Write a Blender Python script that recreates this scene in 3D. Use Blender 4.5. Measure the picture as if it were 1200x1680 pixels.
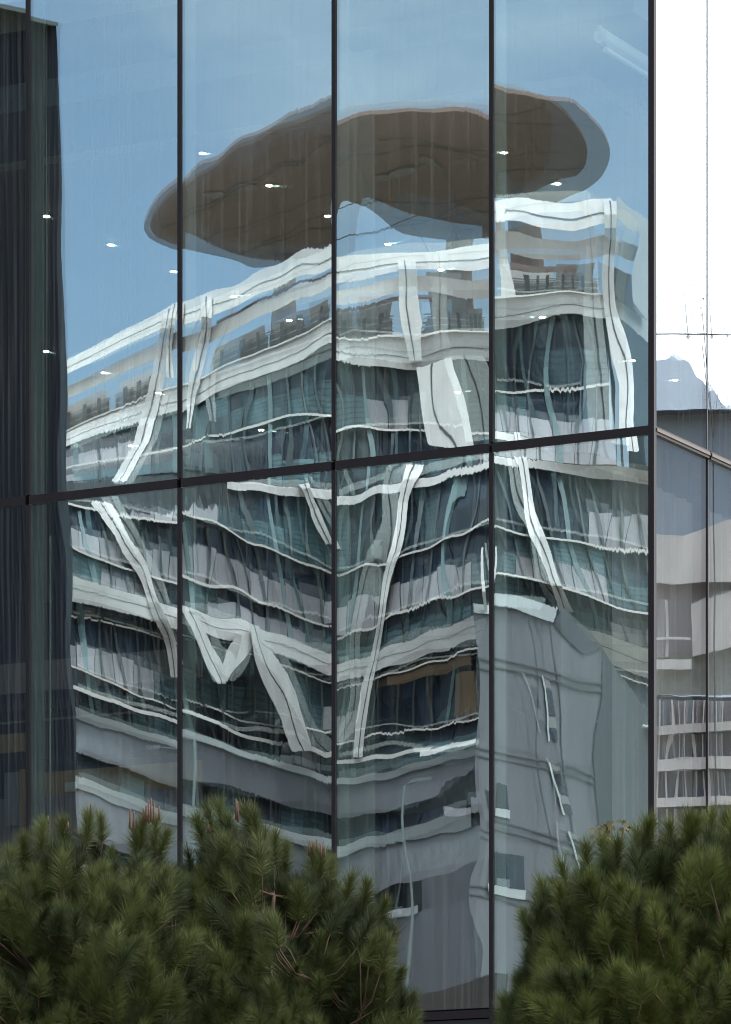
import bpy, math, random
import numpy as np
from mathutils import Vector, Matrix

for _o in list(bpy.data.objects):
    bpy.data.objects.remove(_o, do_unlink=True)
SC = bpy.context.scene
COL = SC.collection
R = math.radians
random.seed(7)
RNG = np.random.default_rng(11)

# ------------------------------------------------------------------ camera
F = 7500.0                 # focal length in photograph pixels (1200 x 1680)
CX, HY = 600.0, 2335.0     # principal column and horizon row of the level camera
W0, H0 = 1200.0, 1680.0
cam = bpy.data.cameras.new('camera')
cam.sensor_fit = 'VERTICAL'
cam.sensor_height = 24.0
cam.lens = 24.0 * F / H0
cam.shift_y = (HY - H0 / 2) / H0
cam.clip_start, cam.clip_end = 0.5, 20000
camo = bpy.data.objects.new('camera', cam)
COL.objects.link(camo)
camo.location = (0, 0, 0)
camo.rotation_euler = (R(90), 0, 0)
SC.camera = camo

# ------------------------------------------------------------------ sky, sun, exposure
SUN_AZ, SUN_EL = 60.0, 50.0          # azimuth measured from the viewing direction towards the right
w = bpy.data.worlds.new('World')
SC.world = w
w.use_nodes = True
nt = w.node_tree
nt.nodes.clear()
def N(tree, typ, **kw):
    n = tree.nodes.new(typ)
    for k, v in kw.items():
        setattr(n, k, v)
    return n
out = N(nt, 'ShaderNodeOutputWorld')
bg = N(nt, 'ShaderNodeBackground')
sky = N(nt, 'ShaderNodeTexSky', sky_type='NISHITA', sun_disc=False)
sky.sun_elevation = R(SUN_EL)
sky.sun_rotation = R(SUN_AZ)
sky.air_density, sky.dust_density, sky.ozone_density = 1.0, 1.0, 0.5
tc = N(nt, 'ShaderNodeTexCoord')
mp = N(nt, 'ShaderNodeMapping')
mp.inputs['Scale'].default_value = (1, 1, 2.6)
mp.inputs['Location'].default_value = (3.1, 1.7, 0.4)
nz = N(nt, 'ShaderNodeTexNoise')
nz.inputs['Scale'].default_value = 3.2
nz.inputs['Detail'].default_value = 7
nz.inputs['Roughness'].default_value = 0.55
rp = N(nt, 'ShaderNodeMapRange', interpolation_type='SMOOTHSTEP')
# thin cloud everywhere, thickening around the sun's side
dt = N(nt, 'ShaderNodeVectorMath', operation='DOT_PRODUCT')
sv = Vector((math.sin(R(SUN_AZ)) * math.cos(R(SUN_EL)), math.cos(R(SUN_AZ)) * math.cos(R(SUN_EL)), math.sin(R(SUN_EL))))
dt.inputs[1].default_value = sv
bank = N(nt, 'ShaderNodeMath', operation='MULTIPLY_ADD')
bank.inputs[1].default_value = 0.34
nt.links.new(tc.outputs['Generated'], mp.inputs['Vector'])
nt.links.new(mp.outputs['Vector'], nz.inputs['Vector'])
nt.links.new(tc.outputs['Generated'], dt.inputs[0])
nt.links.new(dt.outputs['Value'], bank.inputs[0])
nt.links.new(nz.outputs['Fac'], bank.inputs[2])
nt.links.new(bank.outputs[0], rp.inputs['Value'])
rp.inputs['From Min'].default_value = 0.31
rp.inputs['From Max'].default_value = 0.62
rp.inputs['To Min'].default_value = 0.08
rp.inputs['To Max'].default_value = 0.95
# cloud brightness: white, brighter towards the sun as sunlit vapour is
glow = N(nt, 'ShaderNodeMapRange', interpolation_type='SMOOTHSTEP')
glow.inputs['From Min'].default_value = -0.2
glow.inputs['From Max'].default_value = 1.0
glow.inputs['To Min'].default_value = 8.0
glow.inputs['To Max'].default_value = 27.0
nt.links.new(dt.outputs['Value'], glow.inputs['Value'])
tone = N(nt, 'ShaderNodeMapRange')
tone.inputs['From Min'].default_value, tone.inputs['From Max'].default_value = 0.35, 0.68
tone.inputs['To Min'].default_value, tone.inputs['To Max'].default_value = 0.45, 1.2
nt.links.new(nz.outputs['Fac'], tone.inputs['Value'])
tm = N(nt, 'ShaderNodeMath', operation='MULTIPLY')
nt.links.new(glow.outputs[0], tm.inputs[0])
nt.links.new(tone.outputs[0], tm.inputs[1])
cc = N(nt, 'ShaderNodeVectorMath', operation='SCALE')
cc.inputs[0].default_value = (0.96, 0.99, 1.0)
nt.links.new(tm.outputs[0], cc.inputs['Scale'])
mx = N(nt, 'ShaderNodeMix', data_type='RGBA')
nt.links.new(rp.outputs[0], mx.inputs['Factor'])
nt.links.new(sky.outputs[0], mx.inputs[6])
nt.links.new(cc.outputs[0], mx.inputs[7])
nt.links.new(mx.outputs[2], bg.inputs['Color'])
bg.inputs['Strength'].default_value = 0.15
nt.links.new(bg.outputs[0], out.inputs[0])

sl = bpy.data.lights.new('sun', 'SUN')
sl.energy = 1.5
sl.angle = R(4)
sl.color = (1.0, 0.95, 0.88)
so = bpy.data.objects.new('sun', sl)
COL.objects.link(so)
so.rotation_euler = (-sv).to_track_quat('-Z', 'Y').to_euler()
so.location = sv * 300

vs = SC.view_settings
vs.view_transform = 'Standard'
vs.look = 'None'
vs.exposure = 0.38
vs.gamma = 1.0
vs.use_curve_mapping = False
cy = SC.cycles
cy.use_denoising = True
cy.filter_width = 1.0
cy.max_bounces = 10
cy.transparent_max_bounces = 24
cy.glossy_bounces = 5
cy.diffuse_bounces = 3
cy.caustics_reflective = False
cy.caustics_refractive = False
cy.sample_clamp_indirect = 8.0

# ------------------------------------------------------------------ materials
def newmat(name):
    m = bpy.data.materials.new(name)
    m.use_nodes = True
    m.node_tree.nodes.clear()
    return m, m.node_tree

def mat(name, col, rough=0.6, metal=0.0, var=0.12, scale=6.0, stretch=(1, 1, 1), bump=0.0, spec=0.5, detail=5, per_object=0.0):
    m, t = newmat(name)
    o = N(t, 'ShaderNodeOutputMaterial')
    b = N(t, 'ShaderNodeBsdfPrincipled')
    c = N(t, 'ShaderNodeTexCoord')
    mpp = N(t, 'ShaderNodeMapping')
    mpp.inputs['Scale'].default_value = stretch
    n = N(t, 'ShaderNodeTexNoise')
    n.inputs['Scale'].default_value = scale
    n.inputs['Detail'].default_value = detail
    r = N(t, 'ShaderNodeMapRange')
    r.inputs['From Min'].default_value = 0.25
    r.inputs['From Max'].default_value = 0.75
    r.inputs['To Min'].default_value = 1 - var
    r.inputs['To Max'].default_value = 1 + var
    s = N(t, 'ShaderNodeVectorMath', operation='SCALE')
    s.inputs[0].default_value = col
    t.links.new(c.outputs['Object'], mpp.inputs['Vector'])
    t.links.new(mpp.outputs[0], n.inputs['Vector'])
    t.links.new(n.outputs['Fac'], r.inputs['Value'])
    last = r.outputs[0]
    if per_object:
        oi = N(t, 'ShaderNodeObjectInfo')
        k = N(t, 'ShaderNodeMath', operation='MULTIPLY_ADD')
        k.inputs[1].default_value = per_object * 2
        k.inputs[2].default_value = 1 - per_object
        t.links.new(oi.outputs['Random'], k.inputs[0])
        mu = N(t, 'ShaderNodeMath', operation='MULTIPLY')
        t.links.new(last, mu.inputs[0])
        t.links.new(k.outputs[0], mu.inputs[1])
        last = mu.outputs[0]
    t.links.new(last, s.inputs['Scale'])
    t.links.new(s.outputs[0], b.inputs['Base Color'])
    b.inputs['Roughness'].default_value = rough
    b.inputs['Metallic'].default_value = metal
    b.inputs['Specular IOR Level'].default_value = spec
    if bump:
        bp = N(t, 'ShaderNodeBump')
        bp.inputs['Strength'].default_value = bump
        bp.inputs['Distance'].default_value = 0.02
        t.links.new(n.outputs['Fac'], bp.inputs['Height'])
        t.links.new(bp.outputs[0], b.inputs['Normal'])
    t.links.new(b.outputs[0], o.inputs[0])
    return m

def glass_mat(name, r0, tint, amp_v, amp_u, refl=(1, 1, 1), dusty=False):
    """Coated pane: part mirror, part clear; a fine roller-wave relief tips the mirror's normal."""
    m, t = newmat(name)
    o = N(t, 'ShaderNodeOutputMaterial')
    mixs = N(t, 'ShaderNodeMixShader')
    tr = N(t, 'ShaderNodeBsdfTransparent')
    tr.inputs[0].default_value = (*tint, 1)
    gl = N(t, 'ShaderNodeBsdfGlossy')
    gl.inputs['Roughness'].default_value = 0.0
    gl.inputs['Color'].default_value = (*refl, 1)
    lw = N(t, 'ShaderNodeLayerWeight')
    pw = N(t, 'ShaderNodeMath', operation='POWER')
    pw.inputs[1].default_value = 5
    t.links.new(lw.outputs['Facing'], pw.inputs[0])
    ma = N(t, 'ShaderNodeMath', operation='MULTIPLY_ADD')
    ma.inputs[1].default_value = 1 - r0
    ma.inputs[2].default_value = r0
    t.links.new(pw.outputs[0], ma.inputs[0])
    t.links.new(ma.outputs[0], mixs.inputs[0])
    c = N(t, 'ShaderNodeTexCoord')
    oi = N(t, 'ShaderNodeObjectInfo')
    sc_ = N(t, 'ShaderNodeMath', operation='MULTIPLY')
    sc_.inputs[1].default_value = 50
    t.links.new(oi.outputs['Random'], sc_.inputs[0])
    ad = N(t, 'ShaderNodeVectorMath', operation='ADD')
    t.links.new(c.outputs['Object'], ad.inputs[0])
    t.links.new(sc_.outputs[0], ad.inputs[1])
    geo = N(t, 'ShaderNodeNewGeometry')
    acc = geo.outputs['Normal']
    pn = N(t, 'ShaderNodeTexNoise', noise_dimensions='2D')
    pn.inputs['Scale'].default_value = 1.3
    pn.inputs['Detail'].default_value = 1
    t.links.new(ad.outputs[0], pn.inputs['Vector'])
    pm = N(t, 'ShaderNodeMapRange', interpolation_type='SMOOTHSTEP')
    pm.inputs['From Min'].default_value, pm.inputs['From Max'].default_value = .48, .72
    pm.inputs['To Min'].default_value, pm.inputs['To Max'].default_value = .4, 1.7
    t.links.new(pn.outputs['Fac'], pm.inputs['Value'])
    for scl, dire, amp in (((48, 2.6, 1), (0, 0, 1), amp_v), ((9, 5, 1), (0.88, -0.47, 0), amp_u)):
        mpp = N(t, 'ShaderNodeMapping')
        mpp.inputs['Scale'].default_value = scl
        nn = N(t, 'ShaderNodeTexNoise', noise_dimensions='2D')
        nn.inputs['Scale'].default_value = 1
        nn.inputs['Detail'].default_value = 2
        t.links.new(ad.outputs[0], mpp.inputs[0])
        t.links.new(mpp.outputs[0], nn.inputs['Vector'])
        k = N(t, 'ShaderNodeMath', operation='SUBTRACT')
        k.inputs[1].default_value = 0.5
        t.links.new(nn.outputs['Fac'], k.inputs[0])
        if dire[2] == 1:
            k2 = N(t, 'ShaderNodeMath', operation='MULTIPLY')
            t.links.new(k.outputs[0], k2.inputs[0])
            t.links.new(pm.outputs[0], k2.inputs[1])
            k = k2
        s = N(t, 'ShaderNodeVectorMath', operation='SCALE')
        s.inputs[0].default_value = Vector(dire) * amp
        t.links.new(k.outputs[0], s.inputs['Scale'])
        a2 = N(t, 'ShaderNodeVectorMath', operation='ADD')
        t.links.new(acc, a2.inputs[0])
        t.links.new(s.outputs[0], a2.inputs[1])
        acc = a2.outputs[0]
    no = N(t, 'ShaderNodeVectorMath', operation='NORMALIZE')
    t.links.new(acc, no.inputs[0])
    t.links.new(no.outputs[0], gl.inputs['Normal'])
    t.links.new(tr.outputs[0], mixs.inputs[1])
    t.links.new(gl.outputs[0], mixs.inputs[2])
    # thin run-off dust in vertical streaks
    dm = N(t, 'ShaderNodeMapping')
    dm.inputs['Scale'].default_value = (26, .35, 1)
    dn = N(t, 'ShaderNodeTexNoise', noise_dimensions='2D')
    dn.inputs['Scale'].default_value = 1
    dn.inputs['Detail'].default_value = 3
    t.links.new(ad.outputs[0], dm.inputs[0])
    t.links.new(dm.outputs[0], dn.inputs['Vector'])
    dr = N(t, 'ShaderNodeMapRange', interpolation_type='SMOOTHSTEP')
    dr.inputs['From Min'].default_value, dr.inputs['From Max'].default_value = .50, .78
    dr.inputs['To Min'].default_value, dr.inputs['To Max'].default_value = .004, .05
    t.links.new(dn.outputs['Fac'], dr.inputs['Value'])
    dd = N(t, 'ShaderNodeBsdfDiffuse')
    dd.inputs['Color'].default_value = (.62, .62, .60, 1)
    dmix = N(t, 'ShaderNodeMixShader')
    t.links.new(dr.outputs[0], dmix.inputs[0])
    t.links.new(mixs.outputs[0], dmix.inputs[1])
    t.links.new(dd.outputs[0], dmix.inputs[2])
    t.links.new((dmix if dusty else mixs).outputs[0], o.inputs[0])
    return m

def veil_mat(name, col, alpha):
    m, t = newmat(name)
    o = N(t, 'ShaderNodeOutputMaterial')
    mixs = N(t, 'ShaderNodeMixShader')
    mixs.inputs[0].default_value = alpha
    tr = N(t, 'ShaderNodeBsdfTransparent')
    df = N(t, 'ShaderNodeBsdfDiffuse')
    c = N(t, 'ShaderNodeTexCoord')
    n = N(t, 'ShaderNodeTexNoise')
    n.inputs['Scale'].default_value = 3
    r = N(t, 'ShaderNodeMapRange')
    r.inputs['To Min'].default_value = 0.8
    r.inputs['To Max'].default_value = 1.2
    s = N(t, 'ShaderNodeVectorMath', operation='SCALE')
    s.inputs[0].default_value = col
    t.links.new(c.outputs['Object'], n.inputs['Vector'])
    t.links.new(n.outputs['Fac'], r.inputs['Value'])
    t.links.new(r.outputs[0], s.inputs['Scale'])
    t.links.new(s.outputs[0], df.inputs['Color'])
    t.links.new(tr.outputs[0], mixs.inputs[1])
    t.links.new(df.outputs[0], mixs.inputs[2])
    t.links.new(mixs.outputs[0], o.inputs[0])
    return m

def emit_mat(name, col, strength):
    m, t = newmat(name)
    o = N(t, 'ShaderNodeOutputMaterial')
    e = N(t, 'ShaderNodeEmission')
    e.inputs[0].default_value = (*col, 1)
    e.inputs[1].default_value = strength
    t.links.new(e.outputs[0], o.inputs[0])
    return m

M = {}
M['outer'] = glass_mat('coated_glass', 0.39, (0.92, 0.97, 0.96), 0.0006, 0.0002, (0.755, 0.925, 0.95), True)
M['inner'] = glass_mat('inner_glass', 0.40, (0.92, 0.97, 0.96), 0.0005, 0.0002, (0.755, 0.925, 0.95))
M['outer_side'] = glass_mat('coated_glass_side', 0.38, (0.93, 0.96, 0.96), 0.0004, 0.0002, (0.93, 0.96, 1.0), True)
M['inner_side'] = glass_mat('inner_glass_side', 0.40, (0.93, 0.96, 0.96), 0.0004, 0.0002, (0.93, 0.96, 1.0))
M['frame'] = mat('dark_anodised_frame', (0.010, 0.007, 0.010), 0.42, 0.0, 0.25, 4, (1, 1, .3), spec=.22)
M['joint'] = mat('black_silicone', (0.008, 0.008, 0.012), 0.5)
M['bronze'] = mat('bronze_trim', (0.085, 0.055, 0.040), 0.4, 0.3, 0.15, 3)
M['fin'] = veil_mat('frosted_glass_fin', (0.50, 0.58, 0.55), 0.46)
M['sheer_side'] = veil_mat('added_sheer_side', (0.78, 0.76, 0.76), 0.42)
M['sheer'] = veil_mat('sheer_edge', (0.70, 0.74, 0.72), 0.26)
M['ceil'] = mat('ceiling_paint', (0.40, 0.31, 0.28), 0.8, var=.04, scale=1)
M['soffit'] = mat('grey_soffit', (0.16, 0.19, 0.21), 0.8, var=.05, scale=1)
M['whitepaint'] = mat('white_paint', (0.74, 0.74, 0.72), 0.6, var=.04, scale=2)
M['ochre'] = mat('ochre_timber', (0.36, 0.22, 0.08), 0.55, var=.25, scale=3, stretch=(8, 8, .5))
M['mauve'] = mat('mauve_wall', (0.24, 0.19, 0.19), 0.7, var=.06, scale=2)
M['darkwall'] = mat('dark_interior_wall', (0.09, 0.085, 0.085), 0.8, var=.1, scale=1)
M['floorm'] = mat('interior_floor', (0.38, 0.34, 0.31), 0.5, var=.1, scale=2)
M['lampface'] = emit_mat('lamp_face', (1.0, 0.90, 0.72), 190)
M['steelrod'] = mat('brushed_steel_rod', (0.55, 0.53, 0.46), 0.35, 0.6, .1)
M['white'] = mat('white_cladding', (0.72, 0.66, 0.66), 0.6, var=.16, scale=.8, stretch=(1, 1, .12), detail=8)
M['whitesill'] = mat('white_sill', (0.80, 0.72, 0.69), 0.5, var=.05, scale=.4)
M['groove'] = mat('cladding_joint', (0.10, 0.10, 0.11), 0.8)
M['conc'] = mat('grey_concrete', (0.172, 0.166, 0.188), 0.85, var=.22, scale=.5, stretch=(1, 1, .16), detail=9)
M['concshade'] = mat('shaded_concrete', (0.085, 0.09, 0.105), 0.85, var=.1, scale=.22, detail=8)  # the same concrete for the turned-away side, shade put into the colour
M['coping'] = mat('pale_coping', (0.58, 0.58, 0.60), 0.7, var=.06, scale=.3)
M['navy'] = mat('navy_window_glass', (0.010, 0.017, 0.030), 0.2, var=.3, scale=.4, per_object=.5, spec=.25)
M['teal'] = mat('teal_louvre', (0.055, 0.100, 0.118), 0.45, var=.18, scale=.8, stretch=(.3, .3, 6), per_object=.45)
def louvre_lines(m):
    t = m.node_tree
    b = next(n for n in t.nodes if n.type == 'BSDF_PRINCIPLED')
    src = b.inputs['Base Color'].links[0].from_socket
    g = N(t, 'ShaderNodeNewGeometry')
    sp_ = N(t, 'ShaderNodeSeparateXYZ')
    t.links.new(g.outputs['Position'], sp_.inputs[0])
    k = N(t, 'ShaderNodeMath', operation='MULTIPLY'); k.inputs[1].default_value = 2 * math.pi / .34
    t.links.new(sp_.outputs['Z'], k.inputs[0])
    sn = N(t, 'ShaderNodeMath', operation='SINE'); t.links.new(k.outputs[0], sn.inputs[0])
    r = N(t, 'ShaderNodeMapRange', interpolation_type='SMOOTHSTEP')
    r.inputs['From Min'].default_value, r.inputs['From Max'].default_value = -.95, -.4
    r.inputs['To Min'].default_value, r.inputs['To Max'].default_value = .35, 1.0
    t.links.new(sn.outputs[0], r.inputs['Value'])
    s = N(t, 'ShaderNodeVectorMath', operation='SCALE')
    t.links.new(src, s.inputs[0]); t.links.new(r.outputs[0], s.inputs['Scale'])
    t.links.new(s.outputs[0], b.inputs['Base Color'])
louvre_lines(M['teal'])
M['blind'] = mat('lavender_blind', (0.30, 0.275, 0.30), 0.7, var=.10, scale=.8, stretch=(3, 3, .3), per_object=.25)
M['core'] = mat('dark_core', (0.008, 0.011, 0.015), 0.6)
M['wmull'] = mat('window_mullion_paint', (0.035, 0.045, 0.05), 0.5)
M['tealfin'] = mat('teal_fin', (0.12, 0.175, 0.19), 0.5, var=.15, scale=.5)
M['plinth'] = mat('dark_earth_plinth', (0.03, 0.022, 0.022), 0.9, var=.3, scale=.3)
M['brown'] = mat('brown_canopy_soffit', (0.25, 0.165, 0.150), 0.7, var=.10, scale=.2, stretch=(1, 4, 1))
M['rust'] = mat('rust_panel', (0.13, 0.078, 0.045), 0.7, var=.2, scale=.5)
M['slat'] = mat('grey_slat', (0.26, 0.24, 0.24), 0.6)
M['corr'] = mat('dark_corrugated_metal', (0.006, 0.0075, 0.014), 0.6, 0.0, .25, .6, (1, 1, .1), spec=.15)
M['corrcap'] = mat('dark_metal_cap', (0.05, 0.055, 0.06), 0.5)
M['paleb'] = mat('pale_render', (0.72, 0.68, 0.66), 0.85, var=.2, scale=1.2, stretch=(1, 1, .25), detail=8)
M['bluegrey'] = mat('blue_grey_glass', (0.27, 0.32, 0.385), 0.4, var=.15, scale=.3)
M['greenband'] = mat('grey_green_band', (0.30, 0.31, 0.28), 0.6)
M['mauveglass'] = mat('mauve_window_glass', (0.30, 0.27, 0.28), 0.4, var=.2, scale=.4, per_object=.4)
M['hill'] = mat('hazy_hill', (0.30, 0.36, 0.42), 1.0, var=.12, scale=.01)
M['ground'] = mat('dry_grass_and_gravel', (0.17, 0.155, 0.12), 0.95, var=.4, scale=1.5, bump=.3)
M['needle'] = mat('pine_needles', (0.034, 0.047, 0.018), 0.6, var=.35, scale=5, spec=.2)
M['needle2'] = mat('pine_needles_fresh', (0.040, 0.055, 0.018), 0.6, var=.35, scale=5, spec=.2)
M['needle_new'] = mat('pine_needles_new_lit', (0.086, 0.104, 0.034), 0.6, var=.3, scale=5, spec=.2)  # new growth, with the highlights of the outer tufts put into the colour
M['needle2_new'] = mat('pine_needles2_new_lit', (0.098, 0.118, 0.032), 0.6, var=.3, scale=5, spec=.2)  # corner pine's new growth, its highlights put into the colour too
M['bark'] = mat('pine_bark', (0.085, 0.050, 0.035), 0.9, var=.4, scale=14, bump=.5)
M['candle'] = mat('pine_candle', (0.115, 0.050, 0.034), 0.7, var=.3, scale=30)
M['maple'] = mat('turning_maple_leaf', (0.055, 0.048, 0.010), 0.8, var=.6, scale=9)
M['pole'] = mat('galvanised_pole', (0.085, 0.095, 0.10), 0.6)
M['plate'] = mat('pale_plate', (0.55, 0.56, 0.50), 0.6, var=.03)

# ------------------------------------------------------------------ object helpers
def empty(name, loc=(0, 0, 0), label=None, cat=None, group=None, kind=None):
    o = bpy.data.objects.new(name, None)
    o.empty_display_size = 0.2
    COL.objects.link(o)
    o.location = loc
    tag(o, label, cat, group, kind)
    return o

def tag(o, label=None, cat=None, group=None, kind=None):
    if label: o['label'] = label
    if cat: o['category'] = cat
    if group: o['group'] = group
    if kind: o['kind'] = kind
    return o

def world_loc(o):
    p = Vector((0, 0, 0))
    while o is not None:
        p = p + o.location
        o = o.parent
    return p

def mesh_obj(name, verts, faces, m, parent=None, smooth=False, origin=None):
    """verts in world coordinates; the object's origin goes to the first vertex's neighbourhood."""
    vs_ = [Vector(v) for v in verts]
    if origin is None:
        origin = sum(vs_, Vector((0, 0, 0))) / max(1, len(vs_))
    me = bpy.data.meshes.new(name)
    me.from_pydata([tuple(v - origin) for v in vs_], [], faces)
    me.update()
    if smooth:
        me.shade_smooth()
    me.materials.append(m)
    o = bpy.data.objects.new(name, me)
    COL.objects.link(o)
    if parent is not None:
        o.parent = parent
        o.location = origin - world_loc(parent)
    else:
        o.location = origin
    return o

HEX = [(0, 3, 2, 1), (4, 5, 6, 7), (0, 1, 5, 4), (1, 2, 6, 5), (2, 3, 7, 6), (3, 0, 4, 7)]
class MB:
    def __init__(self):
        self.v, self.f = [], []
    def hexa(self, c8):
        b = len(self.v)
        self.v += [Vector(c) for c in c8]
        self.f += [tuple(b + i for i in q) for q in HEX]
        return self
    def quad(self, a, b, c, d):
        k = len(self.v)
        self.v += [Vector(a), Vector(b), Vector(c), Vector(d)]
        self.f.append((k, k + 1, k + 2, k + 3))
        return self
    def tube(self, pts, rads, seg=7, cap=True):
        base = len(self.v)
        n = len(pts)
        pts = [Vector(p) for p in pts]
        for i, p in enumerate(pts):
            d = (pts[min(i + 1, n - 1)] - pts[max(i - 1, 0)]).normalized()
            a = d.orthogonal().normalized()
            if i and abs(a.dot(prev)) < .999:
                a = (prev - d * prev.dot(d)).normalized()
            prev = a
            b = d.cross(a)
            for s in range(seg):
                th = 2 * math.pi * s / seg
                self.v.append(p + (a * math.cos(th) + b * math.sin(th)) * rads[i])
        for i in range(n - 1):
            for s in range(seg):
                s2 = (s + 1) % seg
                self.f.append((base + i * seg + s, base + i * seg + s2, base + (i + 1) * seg + s2, base + (i + 1) * seg + s))
        if cap:
            self.f.append(tuple(base + s for s in reversed(range(seg))))
            self.f.append(tuple(base + (n - 1) * seg + s for s in range(seg)))
        return self
    def build(self, name, m, parent=None, smooth=False, origin=None):
        return mesh_obj(name, self.v, self.f, m, parent, smooth, origin)

# ------------------------------------------------------------------ the glass building's frame of reference
# corner C of the two glass walls; E1 runs along the front wall (to the corner), NIN runs into the building
DC = 45.0
C = Vector(((1070 - CX) / F * DC, DC, 0))
E1 = Vector((0.8808, -0.4735, 0)).normalized()
NIN = Vector((0.4735, 0.8808, 0)).normalized()
UP = Vector((0, 0, 1))
def G(a, t, z):
    """a metres left of the corner along the front wall, t metres in, z up."""
    return C - E1 * a + NIN * t + UP * z
def a_of_px(px):
    k = (px - CX) / F
    return (C.x - k * DC) / (E1.x - k * E1.y)
def t_of_px(px):
    k = (px - CX) / F
    return (C.x - k * DC) / (k * NIN.y - NIN.x)
Z_SILL, Z_TR, Z_TOP = 4.13, 9.78, 15.45
Z_FLOOR = 3.75
def gbox(mb, a0, a1, t0, t1, z0, z1):
    return mb.hexa([G(a0, t0, z0), G(a1, t0, z0), G(a1, t1, z0), G(a0, t1, z0),
                    G(a0, t0, z1), G(a1, t0, z1), G(a1, t1, z1), G(a0, t1, z1)])

# a point behind the mirror, given by photograph pixel and distance, put where it really stands
def mirror(p, n):
    return p - 2 * ((p - C).dot(n)) * n
def V1(px, py, d):                 # seen in the front wall
    return mirror(Vector(((px - CX) / F * d, d, (HY - py) / F * d)), NIN)
def V2(px, py, d):                 # seen in the side wall
    return mirror(Vector(((px - CX) / F * d, d, (HY - py) / F * d)), E1)

# ------------------------------------------------------------------ ground
def ground():
    xs = np.unique(np.concatenate([np.linspace(-60, 60, 41), [-3000, -1500, -700, -350, -180, -100, 100, 180, 350, 700, 1500, 3000]]))
    ys = np.unique(np.concatenate([np.linspace(-10, 60, 36), [-3000, -1500, -700, -350, -180, -90, -40, 90, 150, 300, 700, 1500, 3500]]))
    v, f = [], []
    for y in ys:
        for x in xs:
            t = min(1, max(0, (y - 12) / 33.0))
            s = t * t * (3 - 2 * t)
            v.append((x, y, -1.6 + 5.2 * s + (0.05 * math.sin(x * .9) * math.sin(y * .7) if abs(x) < 60 and y < 40 else 0)))
    nx = len(xs)
    for j in range(len(ys) - 1):
        for i in range(nx - 1):
            f.append((j * nx + i, j * nx + i + 1, (j + 1) * nx + i + 1, (j + 1) * nx + i))
    tag(mesh_obj('ground', v, f, M['ground'], None, True, Vector((0, 0, 0))), 'dry sloping ground under the pines', None, None, 'structure')
ground()

# ------------------------------------------------------------------ glass building
GB = empty('glass_building', G(0, 0, Z_FLOOR), 'dark framed glass curtain wall building with a mirrored corner behind pines', 'building')
mull_px = [46.5, 295.5, 548.5, 807.0]
A = [a_of_px(p) for p in mull_px]           # left to right: large to small a
pitch = (A[0] - A[3]) / 3
A_all = [A[0] + 2 * pitch, A[0] + pitch] + A + [0.0]      # mullion positions from the far left to the corner
T1 = t_of_px(1160.5)
T_all = [0.0, T1, T1 * 2, T1 * 3]

def pane_grid(name, org, ex, nout, wdt, hgt, hfun, m, parent, nu=26, nv=84):
    me = bpy.data.meshes.new(name)
    us = np.linspace(-.5, .5, nu) * wdt
    vv = np.linspace(-.5, .5, nv) * hgt
    U, Vv = np.meshgrid(us, vv)
    Hh = hfun(U, Vv)
    co = np.stack([U, Vv, Hh], -1).reshape(-1, 3)
    faces = []
    for j in range(nv - 1):
        for i in range(nu - 1):
            k = j * nu + i
            faces.append((k, k + 1, k + nu + 1, k + nu))
    me.from_pydata(co.tolist(), [], faces)
    me.update()
    me.shade_smooth()
    me.materials.append(m)
    o = bpy.data.objects.new(name, me)
    COL.objects.link(o)
    rot = Matrix((ex, UP, nout)).transposed().to_4x4()
    if parent is not None:
        o.parent = parent
        rel = Matrix.Translation(org - world_loc(parent)) if parent.type == 'EMPTY' else None
        o.matrix_local = rel @ rot if rel is not None else Matrix.Translation((0, 0, 0))
    else:
        o.matrix_world = Matrix.Translation(org) @ rot
    return o

K = 12600.0   # picture pixels that a reflected point moves for a radian-sized tip of the pane
def warp(seed, dy, dx, wdt, hgt, amp=1.0, pillow=0.0, twist=0.0):
    rg = np.random.default_rng(seed)
    modes = []
    for _ in range(9):
        lu = rg.uniform(1.0, 3.6)
        lv = rg.uniform(0.9, 2.8)
        sl_ = rg.uniform(1.5e-4, 4.2e-4) * amp       # slope amplitude
        ku, kv = 2 * math.pi / lu, 2 * math.pi / lv
        modes.append((sl_ / (kv * .75 + ku * .25), ku, kv, rg.uniform(0, 6.28), rg.uniform(0, 6.28)))
    for _ in range(5):
        lu = rg.uniform(0.42, 0.9)
        lv = rg.uniform(1.3, 3.2)
        sl_ = rg.uniform(0.5e-4, 1.5e-4) * amp
        ku, kv = 2 * math.pi / lu, 2 * math.pi / lv
        modes.append((sl_ / kv, ku, kv, rg.uniform(0, 6.28), rg.uniform(0, 6.28)))
    def h(U, Vv):
        z = -(dy / K) * Vv - (-dx / K) * U * 1.0
        z = z + pillow * ((1 - (2 * U / wdt) ** 2) * (1 - (2 * Vv / hgt) ** 4))
        z = z + twist * U * Vv
        for (a_, ku, kv, p1, p2) in modes:
            z = z + a_ * np.sin(ku * U + p1) * np.sin(kv * Vv + p2 + .4 * np.sin(ku * U * .5))
        return z
    return h

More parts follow.
